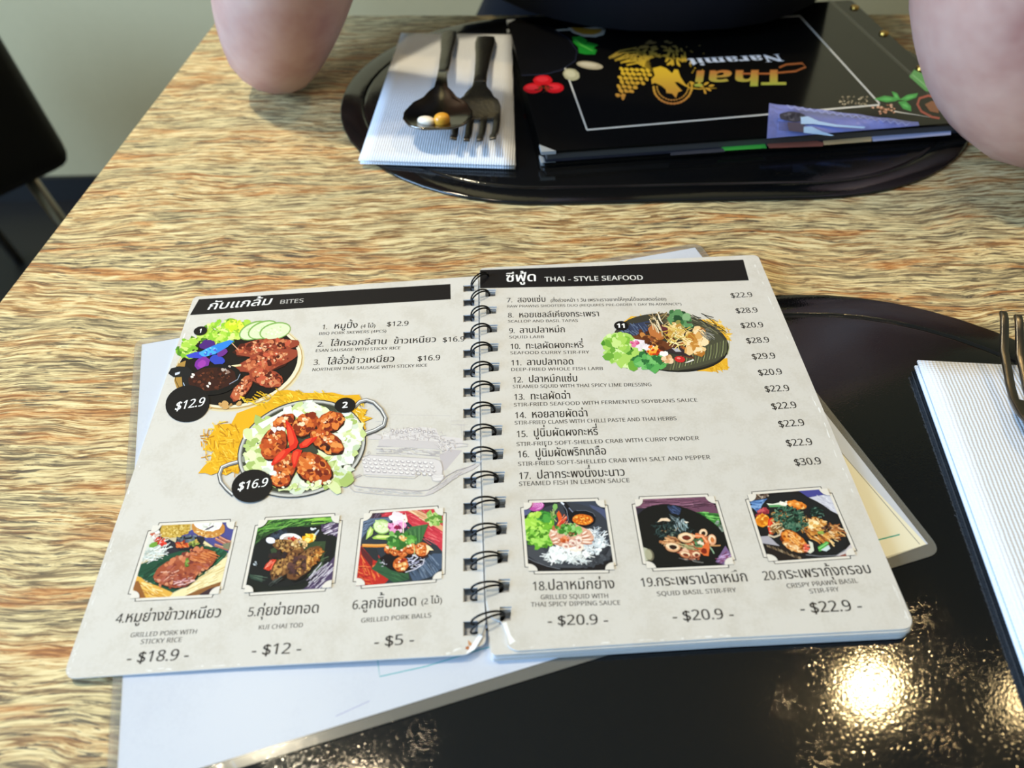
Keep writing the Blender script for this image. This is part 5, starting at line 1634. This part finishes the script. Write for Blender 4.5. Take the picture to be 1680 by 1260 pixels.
board('back_cover', 0.5, W_, -2.0, H_, CT - .0077, 0.0019, COVER)
pg_ = board('page_block', 3, W_ - 1, 1.0, H_ - 2, CT - .0022, 0.0045, simple('grey_page_edges', '3c3a38', 0.5), 0.001)
board('inner_leaf', 2, W_ - 1, -1.2, H_ - 1, CT - .0062, 0.0007, simple('inner_leaf_paper', '22222a', 0.3), 0.001)
for (s, t, a0) in ((0, 0, 0), (0, H_, 1)):
    for zt_, th_ in ((CT + .0002, .0022), (CT - .0075, .0023)):
        bm = bmesh.new()
        pts = [(-.4, -.4), (9, -.5), (-.5, 9)] if a0 == 0 else [(-.4, H_ + .4), (-.4, H_ - 7), (7, H_ + .4)]
        P = [cp_(*p) for p in pts]
        P = [Vector((p.x, p.y, TABLE + zt_)) for p in P]
        V, F = slab(P, [], th_)
        vs = [bm.verts.new(v) for v in V]
        for f in F:
            bm.faces.new([vs[k] for k in f])
        bm_obj('corner_guard', bm, SILVER, m2)
for u, v in ((1402, 13), (1450, 55.5), (1511, 113)):
    c = at(u, v, CT)
    bm = bmesh.new()
    bmesh.ops.create_cone(bm, cap_ends=True, segments=24, radius1=0.0036, radius2=0.0032, depth=0.0016)
    bmesh.ops.translate(bm, verts=bm.verts, vec=c + Vector((0, 0, .0008)))
    bmesh.ops.bevel(bm, geom=[e for e in bm.edges if len(e.link_faces) == 2 and any(len(f.verts) > 5 for f in e.link_faces)], offset=0.0003, segments=2, affect='EDGES')
    t = box_bm(c.x - .0033, c.x + .0033, c.y - .0003, c.y + .0003, c.z + .0012, c.z + .00165)
    tm = bpy.data.meshes.new('t'); t.to_mesh(tm); t.free(); bm.from_mesh(tm); bpy.data.meshes.remove(tm)
    bm_obj('post_screw', bm, GOLD, m2)

A = Art(CT)
# hinge crease and thin white frame
A.L([(1360, 0), (1425, 60), (1497, 126), (1540, 172)], 2.0, '050505'); A.L([(1364, 0), (1429, 60), (1501, 126), (1543, 170)], 1.0, '55534e')
for p in (((910, 50), (1312, 26)), ((1312, 26), (1443, 170)), ((1443, 172), (963, 213)), ((963, 213), (905, 50))):
    A.L([p[0], p[1]], 2.6, 'd8d5cc')
A.frame(820, 0, 4.2)
# dark plate with spices in the corner away from the emblem
A.P([(60, 150), (360, 190), (470, 260), (530, 350), (520, 420), (420, 485), (300, 515), (150, 520)], '0a0a0d')
A.L([(150, 519), (300, 514), (420, 484), (520, 420), (531, 350), (470, 262), (375, 212)], 6, '262a3c')
A.P([(468, 190), (730, 205), (715, 240), (660, 255), (580, 252), (500, 225)], 'c9c6bb')
A.P([(490, 188), (705, 203), (690, 226), (640, 240), (570, 236), (515, 215)], 'b98a24')
for p in ([(500, 255), (560, 250), (600, 280), (590, 320), (545, 330), (505, 290)], [(545, 330), (610, 290), (680, 310), (640, 335), (600, 340)], [(540, 330), (620, 320), (668, 345), (655, 375), (590, 375), (545, 365)]):
    A.P(p, '1f8f2c')
A.L([(520, 270), (560, 310), (640, 350)], 6, '6ac85a')
A.E(620, 450, 92, 26, 'b3a98e', 8); A.E(610, 445, 60, 12, 'd0c8b0', 8)
A.E(492, 515, 58, 42, 'b4b08e', 15, .06); A.E(485, 508, 36, 24, 'ccc8a8', 15, .06)
for x, y in ((296, 552), (228, 608), (376, 606)):
    A.E(x, y, 66, 35, 'd01820', 0, .03); A.E(x - 5, y - 6, 44, 18, 'e8323a', 0, .05)
A.S(14, (300, 605, 50, 26, 0), 14, 50, 6, -60, 60, ['3a1010', '6a3a18', '201008'])
# emblem: a golden winged figure with scroll-work
A.frame(960, 30, 4.2)
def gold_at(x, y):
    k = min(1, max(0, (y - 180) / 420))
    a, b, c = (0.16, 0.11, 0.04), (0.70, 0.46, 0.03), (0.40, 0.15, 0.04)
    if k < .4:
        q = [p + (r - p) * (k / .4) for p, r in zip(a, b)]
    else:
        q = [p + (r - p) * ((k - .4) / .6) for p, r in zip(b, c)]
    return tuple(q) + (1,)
def gE(x, y, rx, ry, rot, jit=.12):
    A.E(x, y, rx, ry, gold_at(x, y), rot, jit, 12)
for k in range(7):                               # sweeping feathers at the upper left
    t = k / 6
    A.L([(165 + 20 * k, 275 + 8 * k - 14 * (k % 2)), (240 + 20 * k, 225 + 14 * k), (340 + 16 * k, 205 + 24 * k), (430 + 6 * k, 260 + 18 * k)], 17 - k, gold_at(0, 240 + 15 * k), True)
for k in range(70):                              # scroll-work above
    a = random.uniform(3.3, 6.2)
    r = random.uniform(90, 230)
    x, y = 500 + r * 1.0 * math.cos(a), 330 + r * .78 * math.sin(a)
    gE(x, y, random.uniform(14, 30), random.uniform(5, 10), math.degrees(a) + 90 + random.uniform(-30, 30))
for k in range(5):
    gE(575 + 12 * math.cos(k * 1.3), 215 + 24 * k, 22, 9, 70 + 20 * k)
for r in range(7):                               # scaled wing
    for c in range(6):
        x, y = 250 + c * 36 + (r % 2) * 16 - r * 4, 350 + r * 30 + c * 2
        if x < 450 - max(0, r - 2) * 38:
            gE(x, y, 18, 12, 25 + random.uniform(-25, 25), .2)
gE(262, 545, 12, 18, 10)
body = [(465, 345), (520, 330), (560, 345), (600, 380), (615, 352), (640, 355), (655, 400), (690, 455), (720, 470), (690, 470), (640, 440), (615, 440), (640, 470), (668, 500), (640, 510), (625, 550), (600, 520), (560, 515), (555, 490), (525, 465), (480, 445), (460, 455), (455, 420), (480, 395)]
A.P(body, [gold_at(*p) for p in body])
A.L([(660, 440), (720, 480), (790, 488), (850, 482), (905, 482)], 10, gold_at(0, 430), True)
for x, y, r in ((735, 445, 20), (790, 440, -50), (800, 470, 10), (835, 450, -30), (850, 490, 30), (825, 505, 70), (870, 465, -10)):
    gE(x, y, 20, 8, r)
for k in range(19):                              # beaded loop under the figure
    a = math.pi * (0.98 - k / 18 * 1.02)
    x, y = 603 + 132 * math.cos(a), 470 + 118 * math.sin(a)
    gE(x, y, 13, 8, math.degrees(a) + 90)
    gE(603 + 108 * math.cos(a), 468 + 96 * math.sin(a), 8, 5, math.degrees(a) + 90)
for k in range(16):
    gE(random.uniform(690, 830), random.uniform(180, 400), 5, 3, 0)
A.frame(0, 0, 1)
def gold_txt(x, y):
    k = min(1, max(0, y / .72))
    return (0.46 - .1 * k, 0.16 + .24 * k, 0.04 + .02 * k, 1)
A.T('Thai', (1290, 114.5), (1139, 116), 23, lambda x, y: gold_txt(x, y), 'bold', .25)
A.T('Naramit', (1279, 89), (1126, 96.5), 11.5, 'c4d2ea', 'serif')
A.L([(1215, 121), (1260, 121), (1305, 117), (1322, 110), (1316, 104), (1290, 106), (1278, 111)], 3, '9a5a30')
# herbs at the right-hand corner
A.frame(1200, 0, 3.5)
for p in ([(815, 570), (880, 550), (940, 560), (950, 580), (890, 588)], [(920, 525), (950, 535), (972, 575), (940, 575)], [(960, 575), (1010, 545), (1072, 535), (1060, 560), (1010, 580)], [(955, 585), (1000, 580), (1030, 610), (1032, 640), (985, 625)]):
    A.P(p, '2c9a38'); c = [sum(q[i] for q in p) / len(p) for i in (0, 1)]; A.P([(c[0] + (q[0] - c[0]) * .5, c[1] + (q[1] - c[1]) * .4) for q in p], '58c058')
A.P([(1020, 440), (1050, 400), (1130, 440), (1160, 540), (1110, 520)], '4f9a4a'); A.L([(1040, 430), (1100, 480), (1150, 530)], 4, '9ad08a')
A.L([(1180, 560), (1130, 550), (1080, 565), (1068, 600), (1090, 640), (1150, 672), (1195, 680)], 13, 'a8402f')
A.P([(1110, 600), (1150, 580), (1190, 590), (1190, 650), (1140, 640)], '8a4a28')
for k in range(44):
    A.E(random.uniform(620, 780), 580 + random.uniform(-25, 25), 5, 4, random.choice(['a89878', 'c8b898', '6a5a44']), 0, .2, 7)
for k in range(40):
    A.E(880 + random.gauss(0, 34), 625 + random.gauss(0, 12), 7, 5, random.choice(['c88a68', 'e0b090', '8a5030']), 0, .2, 7)
A.L([(935, 640), (980, 648), (1060, 660), (1140, 674)], 7, 'd8d0c0', True)
A.frame(0, 0, 1)
A.join(front, INK_GLOSS)

# food prints that show on the front edge of the inner leaf
A = Art(CT - .0062)
A.P([(1178, 248), (1186, 240), (1255, 236), (1258, 243)], '3fa03c')
A.P([(1262, 243), (1258, 236), (1340, 231), (1352, 234), (1350, 240)], '8a5040')
A.P([(1432, 232), (1430, 223), (1560, 211), (1560, 221)], 'a9abc8')
A.P([(1190, 249), (1186, 243), (1100, 250), (1100, 255)], '3a3a40')
A.P([(1352, 238), (1350, 231), (1430, 224), (1430, 232)], 'c8a878')
A.join(pg_)

# ------------------------------------------------------------------ toothpick / towel sachet lying on that menu
pk = thing('plastic_sachet', 'small lavender plastic sachet with crimped edges on the closed menu', 'packet', at(1370, 200, CT))
pm, nt, b_ = new_mat('lavender_film')
b_.inputs['Base Color'].default_value = hx('8286be')
b_.inputs['Roughness'].default_value = 0.3
b_.inputs['Coat Weight'].default_value = 0.5
tc = node(nt, 'ShaderNodeTexCoord')
nz_ = node(nt, 'ShaderNodeTexNoise', i_Scale=260.0, i_Detail=3.0)
nt.links.new(tc.outputs['Object'], nz_.inputs['Vector'])
bp_ = node(nt, 'ShaderNodeBump', i_Strength=0.5, i_Distance=0.0012)
nt.links.new(nz_.outputs['Fac'], bp_.inputs['Height'])
nt.links.new(bp_.outputs['Normal'], b_.inputs['Normal'])
zs = CT + .0004
q4 = [at(1262, 170, zs), at(1506, 201, zs), at(1508, 206, zs), at(1258, 227, zs)]
N1, N2 = 30, 10
V, F = [], []
for f in (0, 1):
    for j in range(N2 + 1):
        for i in range(N1 + 1):
            u, v = i / N1, j / N2
            p = q4[0] * (1 - u) * (1 - v) + q4[1] * u * (1 - v) + q4[2] * u * v + q4[3] * (1 - u) * v
            puff = max(0, min(1, (u - .07) * 9)) * max(0, min(1, (.97 - u) * 5)) * max(0, math.sin(math.pi * min(1, max(0, (v - .12) / .86))))
            crimp = 0.00025 * math.sin(u * 160) if (v < .12) else (0.00025 * math.sin(v * 60) if u < .08 else 0)
            z = (0.0026 * puff + crimp + .0003) if f == 0 else -0.0001
            V.append(Vector((p.x, p.y, p.z + z)))
mm = (N1 + 1) * (N2 + 1)
for j in range(N2):
    for i in range(N1):
        a = j * (N1 + 1) + i
        F.append((a + N1 + 1, a + N1 + 2, a + 1, a))
        F.append((mm + a, mm + a + 1, mm + a + N1 + 2, mm + a + N1 + 1))
for i in range(N1):
    F.append((i, i + 1, mm + i + 1, mm + i)); b0 = N2 * (N1 + 1) + i; F.append((mm + b0, mm + b0 + 1, b0 + 1, b0))
for j in range(N2):
    a, c = j * (N1 + 1), (j + 1) * (N1 + 1)
    F.append((mm + a, mm + c, c, a)); F.append((a + N1, c + N1, mm + c + N1, mm + a + N1))
sach = mesh_obj('film_pouch', V, F, pm, pk, smooth=True)
def onp(A_):                                     # print rides on the puffed film
    for i, p in enumerate(A_.V):
        pass
A = Art(zs + .0031)
A.frame(1200, 0, 3.5)
A.E(350, 670, 76, 30, '4a464c', 4, .05); A.D(14, (350, 668, 56, 18, 0), 6, 12, ['6a6468', '38343a'])
for k in range(6):
    A.L([(270, 700 + k * 9), (330, 704 + k * 9), (415, 706 + k * 9)], 4, '5a5058')
A.P([(320, 700), (415, 706), (415, 760), (330, 752)], '5e525c')
A.P([(397, 672), (440, 668), (500, 695), (600, 715), (770, 728), (760, 738), (600, 728), (470, 712), (400, 712)], 'c4dcf2')
A.P([(415, 728), (460, 726), (520, 755), (590, 778), (570, 780), (415, 762)], 'b4d0ea')
zz = [(320 + k * 22, 612 + k * 3.2 + (9 if k % 2 else -9)) for k in range(33)]
A.L(zz, 5, 'aab0dc')
A.join(sach)
# ------------------------------------------------------------------ the person across the table
def skin_material():
    m, nt, b = new_mat('skin')
    L = nt.links.new
    tc = node(nt, 'ShaderNodeTexCoord')
    n1 = node(nt, 'ShaderNodeTexNoise', i_Scale=14.0, i_Detail=4.0, i_Roughness=0.6)
    L(tc.outputs['Object'], n1.inputs['Vector'])
    r = ramp(nt, [(0.32, 'a8766a'), (0.48, 'bd9384'), (0.66, 'cba696')])
    L(n1.outputs['Fac'], r.inputs[0])
    L(r.outputs[0], b.inputs['Base Color'])
    b.inputs['Roughness'].default_value = 0.5
    b.inputs['Subsurface Weight'].default_value = 0.12
    b.inputs['Subsurface Radius'].default_value = (1.0, 0.35, 0.2)
    b.inputs['Subsurface Scale'].default_value = 0.006
    n2 = node(nt, 'ShaderNodeTexNoise', i_Scale=260.0, i_Detail=4.0)
    L(tc.outputs['Object'], n2.inputs['Vector'])
    bp = node(nt, 'ShaderNodeBump', i_Strength=0.12, i_Distance=0.0006)
    L(n2.outputs['Fac'], bp.inputs['Height'])
    L(bp.outputs['Normal'], b.inputs['Normal'])
    return m
SKIN = skin_material()

person = thing('person', 'person in a dark navy shirt leaning with both bare elbows on the table', 'person', (0.10, 0.95, 0))

def skinned(name, nodes, edges, root, mat, parent, sub=2):
    """nodes: {key: (x, y, z above table, radius x, radius y)}"""
    keys = list(nodes)
    me = bpy.data.meshes.new(name)
    me.from_pydata([(nodes[k][0], nodes[k][1], TABLE + nodes[k][2]) for k in keys], [(keys.index(a), keys.index(b)) for a, b in edges], [])
    me.materials.append(mat)
    o = bpy.data.objects.new(name, me)
    COL.objects.link(o)
    o.parent = parent
    o.matrix_parent_inverse = parent.matrix_basis.inverted()
    sk = o.modifiers.new('skin', 'SKIN')
    sk.use_smooth_shade = True
    if not me.skin_vertices:
        me.attributes.new('skin', 'FLOAT', 'POINT')
    for i, k in enumerate(keys):
        sv = me.skin_vertices[0].data[i]
        r = nodes[k][3:]
        sv.radius = (r[0], r[1] if len(r) > 1 else r[0])
        sv.use_root = (k == root)
    ss = o.modifiers.new('smooth', 'SUBSURF')
    ss.levels = ss.render_levels = sub
    # bake so that the body is one continuous mesh
    dg = bpy.context.evaluated_depsgraph_get()
    ev = o.evaluated_get(dg)
    nm = bpy.data.meshes.new_from_object(ev)
    o.modifiers.clear()
    o.data = nm
    bpy.data.meshes.remove(me)
    nm.name = name
    nm.polygons.foreach_set('use_smooth', [True] * len(nm.polygons))
    return o

X0 = 0.10
N = {
    'pelvis': (X0, 1.00, -.21, .13, .11), 'waist': (X0, .94, -.06, .115, .10), 'chest': (X0, .82, .16, .13, .10), 'neckbase': (X0, .76, .32, .07, .06),
    'neck': (X0, .72, .38, .052, .055), 'jaw': (X0, .69, .44, .062, .07), 'head': (X0, .68, .51, .076, .092), 'crown': (X0, .69, .575, .055, .065), 'nose': (X0, .616, .482, .007, .009),
}
E_ = [('pelvis', 'waist'), ('waist', 'chest'), ('chest', 'neckbase'), ('neckbase', 'neck'), ('neck', 'jaw'), ('jaw', 'head'), ('head', 'crown'), ('jaw', 'nose')]
def limb(side, sh, el, tip, fore, wr, palm, fdir, thumb, R):
    s = side
    mix = lambda a, b, t: [p * (1 - t) + q * t for p, q in zip(a, b)]
    N[s + 'sh'] = (*sh, .060, .060)
    N[s + 'ua'] = (*mix(sh, el, .5), .056, .056)
    N[s + 'ul'] = (*mix(sh, el, .78), R[0], R[0])
    N[s + 'u2'] = (*mix(sh, el, .94), R[1], R[1])
    N[s + 'el'] = (*el, R[2], R[2])
    N[s + 'f2'] = (*mix(fore, el, .66), R[3], R[3])
    N[s + 'fo'] = (*fore, R[4], R[4])
    N[s + 'fm'] = (*[(a + b) / 2 for a, b in zip(fore, wr)], .037, .037)
    N[s + 'wr'] = (*wr, .026, .022)
    N[s + 'pa'] = (*palm, .034, .016)
    E_.extend([('chest', s + 'sh'), (s + 'sh', s + 'ua'), (s + 'ua', s + 'ul'), (s + 'ul', s + 'u2'), (s + 'u2', s + 'el'), (s + 'el', s + 'f2'), (s + 'f2', s + 'fo'), (s + 'fo', s + 'fm'), (s + 'fm', s + 'wr'), (s + 'wr', s + 'pa')])
    P, W_ = Vector(palm), Vector(wr)
    d = (P - W_).normalized()
    lat = Vector(fdir).normalized()
    curl = Vector(thumb).normalized()
    for q, (off, ln, r) in enumerate(((-.030, .062, .0085), (-.010, .074, .0092), (.010, .070, .0092), (.028, .055, .0082))):
        a = P + d * .022 + lat * off
        b = a + d * ln * .45 + curl * ln * .12
        c = b + d * ln * .25 + curl * ln * .32
        e = c + d * ln * .05 + curl * ln * .30
        prev = s + 'pa'
        for w_, p in enumerate((a, b, c, e)):
            k = f'{s}f{q}{w_}'
            N[k] = (*p, r * (1 - .1 * w_), r * (1 - .1 * w_))
            E_.append((prev, k))
            prev = k
    a = W_ + d * .03 - lat * .036
    b = a + d * .03 - lat * .012 + curl * .012
    c = b + d * .026 + curl * .012
    prev = s + 'wr'
    for w_, p in enumerate((a, b, c)):
        k = f'{s}t{w_}'
        N[k] = (*p, .0105 - .001 * w_, .0105 - .001 * w_)
        E_.append((prev, k))
        prev = k
limb('r', (-.085, .84, .26), (-.172, .552, .021), None, (-.139, .548, .105), (-.045, .530, .262), (.000, .515, .330), (0, 1, 0.2), (1, 0.1, .2), (.048, .043, .029, .045, .054))
limb('l', (.330, .80, .30), (.338, .434, .025), None, (.272, .428, .112), (.215, .455, .268), (.170, .470, .335), (0, 1, 0.2), (-1, 0.1, .2), (.044, .036, .035, .057, .064))
for s, x in (('r', -.07), ('l', .07)):
    N[s + 'hip'] = (X0 + x, .96, -.235, .072, .072)
    N[s + 'knee'] = (X0 + x * 1.4, .60, -.225, .062, .062)
    N[s + 'calf'] = (X0 + x * 1.4, .63, -.42, .052, .052)
    N[s + 'ankle'] = (X0 + x * 1.4, .66, -.665, .036, .036)
    N[s + 'toe'] = (X0 + x * 1.5, .52, -.715, .034, .030)
    E_.extend([('pelvis', s + 'hip'), (s + 'hip', s + 'knee'), (s + 'knee', s + 'calf'), (s + 'calf', s + 'ankle'), (s + 'ankle', s + 'toe')])
body = skinned('body', N, E_, 'pelvis', SKIN, person)

CLOTH = simple('dark_navy_cotton', '0b0d16', 0.85, bump=0.3, bscale=500, spec=0.2)
def loft(name, rings, mat, parent, n=40):
    """rings: (z, x centre, y centre, half width, front depth, back depth)"""
    V, F = [], []
    for (z, xc, yc, a, bf, bb) in rings:
        for k in range(n):
            t = 2 * math.pi * k / n
            y = math.sin(t)
            V.append(Vector((xc + a * math.copysign(abs(math.cos(t)) ** .85, math.cos(t)), yc + (bb if y > 0 else bf) * y, TABLE + z)))
    for j in range(len(rings) - 1):
        for k in range(n):
            a, b = j * n + k, j * n + (k + 1) % n
            F.append((a, b, b + n, a + n))
    F.append(tuple(range(n))[::-1])
    F.append(tuple((len(rings) - 1) * n + k for k in range(n)))
    return mesh_obj(name, V, F, mat, parent, smooth=True)
XS = 0.134
rings = [(-.24, X0, 1.00, .15, .13, .13), (-.12, X0, .95, .145, .15, .14), (-.04, XS, .90, .145, .155, .15), (.004, XS, .88, .15, .145, .15), (.0150, XS, .865, .172, .168, .155), (.0156, XS, .86, .182, .238, .16), (.024, XS, .855, .182, .258, .16),
         (.06, XS, .85, .180, .27, .15), (.12, XS, .84, .18, .25, .14), (.20, X0, .82, .195, .20, .13), (.26, X0, .80, .185, .15, .12), (.31, X0, .78, .14, .11, .10), (.345, X0, .765, .085, .08, .08)]
shirt = loft('shirt', rings, CLOTH, person)
for s in ('r', 'l'):
    A_ = Vector(N[s + 'sh'][:3]); B_ = Vector(N[s + 'ua'][:3])
    bm = bmesh.new()
    z = Vector((0, 0, TABLE))
    st = A_ + (Vector((X0, .80, .25)) - A_) * .5
    tube(bm, [st + z, A_ + z, A_ * .5 + B_ * .5 + z, B_ + z], [.066, .076, .074, .070], 20)
    bm_obj('sleeve', bm, CLOTH, person, True)
for s in ('r', 'l'):
    bm = bmesh.new()
    z = Vector((0, 0, TABLE))
    tube(bm, [Vector(N[k][:3]) + z for k in ('pelvis', s + 'hip', s + 'knee', s + 'calf', s + 'ankle')], [.085, .088, .078, .068, .055], 20)
    bm_obj('trouser_leg', bm, simple('dark_trousers', '15161a', 0.85), person, True)
# eyes and mouth
for s in (-1, 1):
    bm = bmesh.new()
    bmesh.ops.create_uvsphere(bm, u_segments=16, v_segments=10, radius=1)
    for v in bm.verts:
        v.co = Vector((X0 + s * .030 + v.co.x * .014, .612 + v.co.y * .010, TABLE + .505 + v.co.z * .008))
    bm_obj('eye', bm, simple('eye_dark', '2a211d', 0.25), person, True)
bm = bmesh.new()
tube(bm, [(X0 - .022, .632, TABLE + .437), (X0, .626, TABLE + .435), (X0 + .022, .632, TABLE + .437)], [.003, .006, .003], 10)
bm_obj('mouth', bm, simple('lips', '8a4a42', 0.5), person, True)
# hair: a cap over the back and top of the head
bm = bmesh.new()
bmesh.ops.create_uvsphere(bm, u_segments=28, v_segments=18, radius=1)
bmesh.ops.delete(bm, geom=[v for v in bm.verts if v.co.z < -.25 or (v.co.y < -.35 and v.co.z < .35)], context='VERTS')
for v in bm.verts:
    v.co = Vector((X0 + v.co.x * .080, .690 + v.co.y * .096, TABLE + .522 + v.co.z * .098))
o = bm_obj('hair', bm, simple('black_hair', '120e0c', 0.45), person, True)
o.modifiers.new('solid', 'SOLIDIFY').thickness = 0.008

# ------------------------------------------------------------------ black upholstered chair beyond the table's left end
CH = simple('black_upholstery', '0e0e0d', 0.55, bump=0.3, bscale=90, var=0.3)
CHROME = simple('chair_steel', '9a958c', 0.3, 1.0)
def chair(label, origin, ang):
    c = thing('upholstered_chair', label, 'chair', (origin[0], origin[1], 0))
    R = Matrix.Rotation(ang, 4, 'Z')
    T = Matrix.Translation(Vector((origin[0], origin[1], 0)))
    def put(name, bm, m):
        bmesh.ops.transform(bm, matrix=T @ R, verts=bm.verts)
        bm_obj(name, bm, m, c, True)
    # local frame: x along the back panel, y from the back to the front of the seat
    put('seat', box_bm(-.25, .25, .02, .50, .40, .50, .035, 4), CH)
    bm = box_bm(-.26, .26, -.07, .03, .43, .98, .035, 4)
    for v in bm.verts:
        v.co.x *= 1 - .42 * max(0, v.co.z - .43)
        v.co.y -= (v.co.z - .43) * .06
    put('backrest', bm, CH)
    for sx, sy in ((-1, 0), (1, 0), (-1, 1), (1, 1)):
        bm = bmesh.new()
        x, y = sx * .21, (.02 if sy == 0 else .44)
        tube(bm, [(x, y, .44), (x + sx * .03, y + (-.01 if sy == 0 else .03), .2), (x + sx * .06, y + (-.02 if sy == 0 else .06), .0)], .010, 12)
        put('leg', bm, CHROME)
    return c
chair('black upholstered dining chair with steel legs by the wall left of the table', (-0.835, 0.852), math.radians(53))
bpy.data.objects.remove(_fo)
bpy.data.curves.remove(_fc)
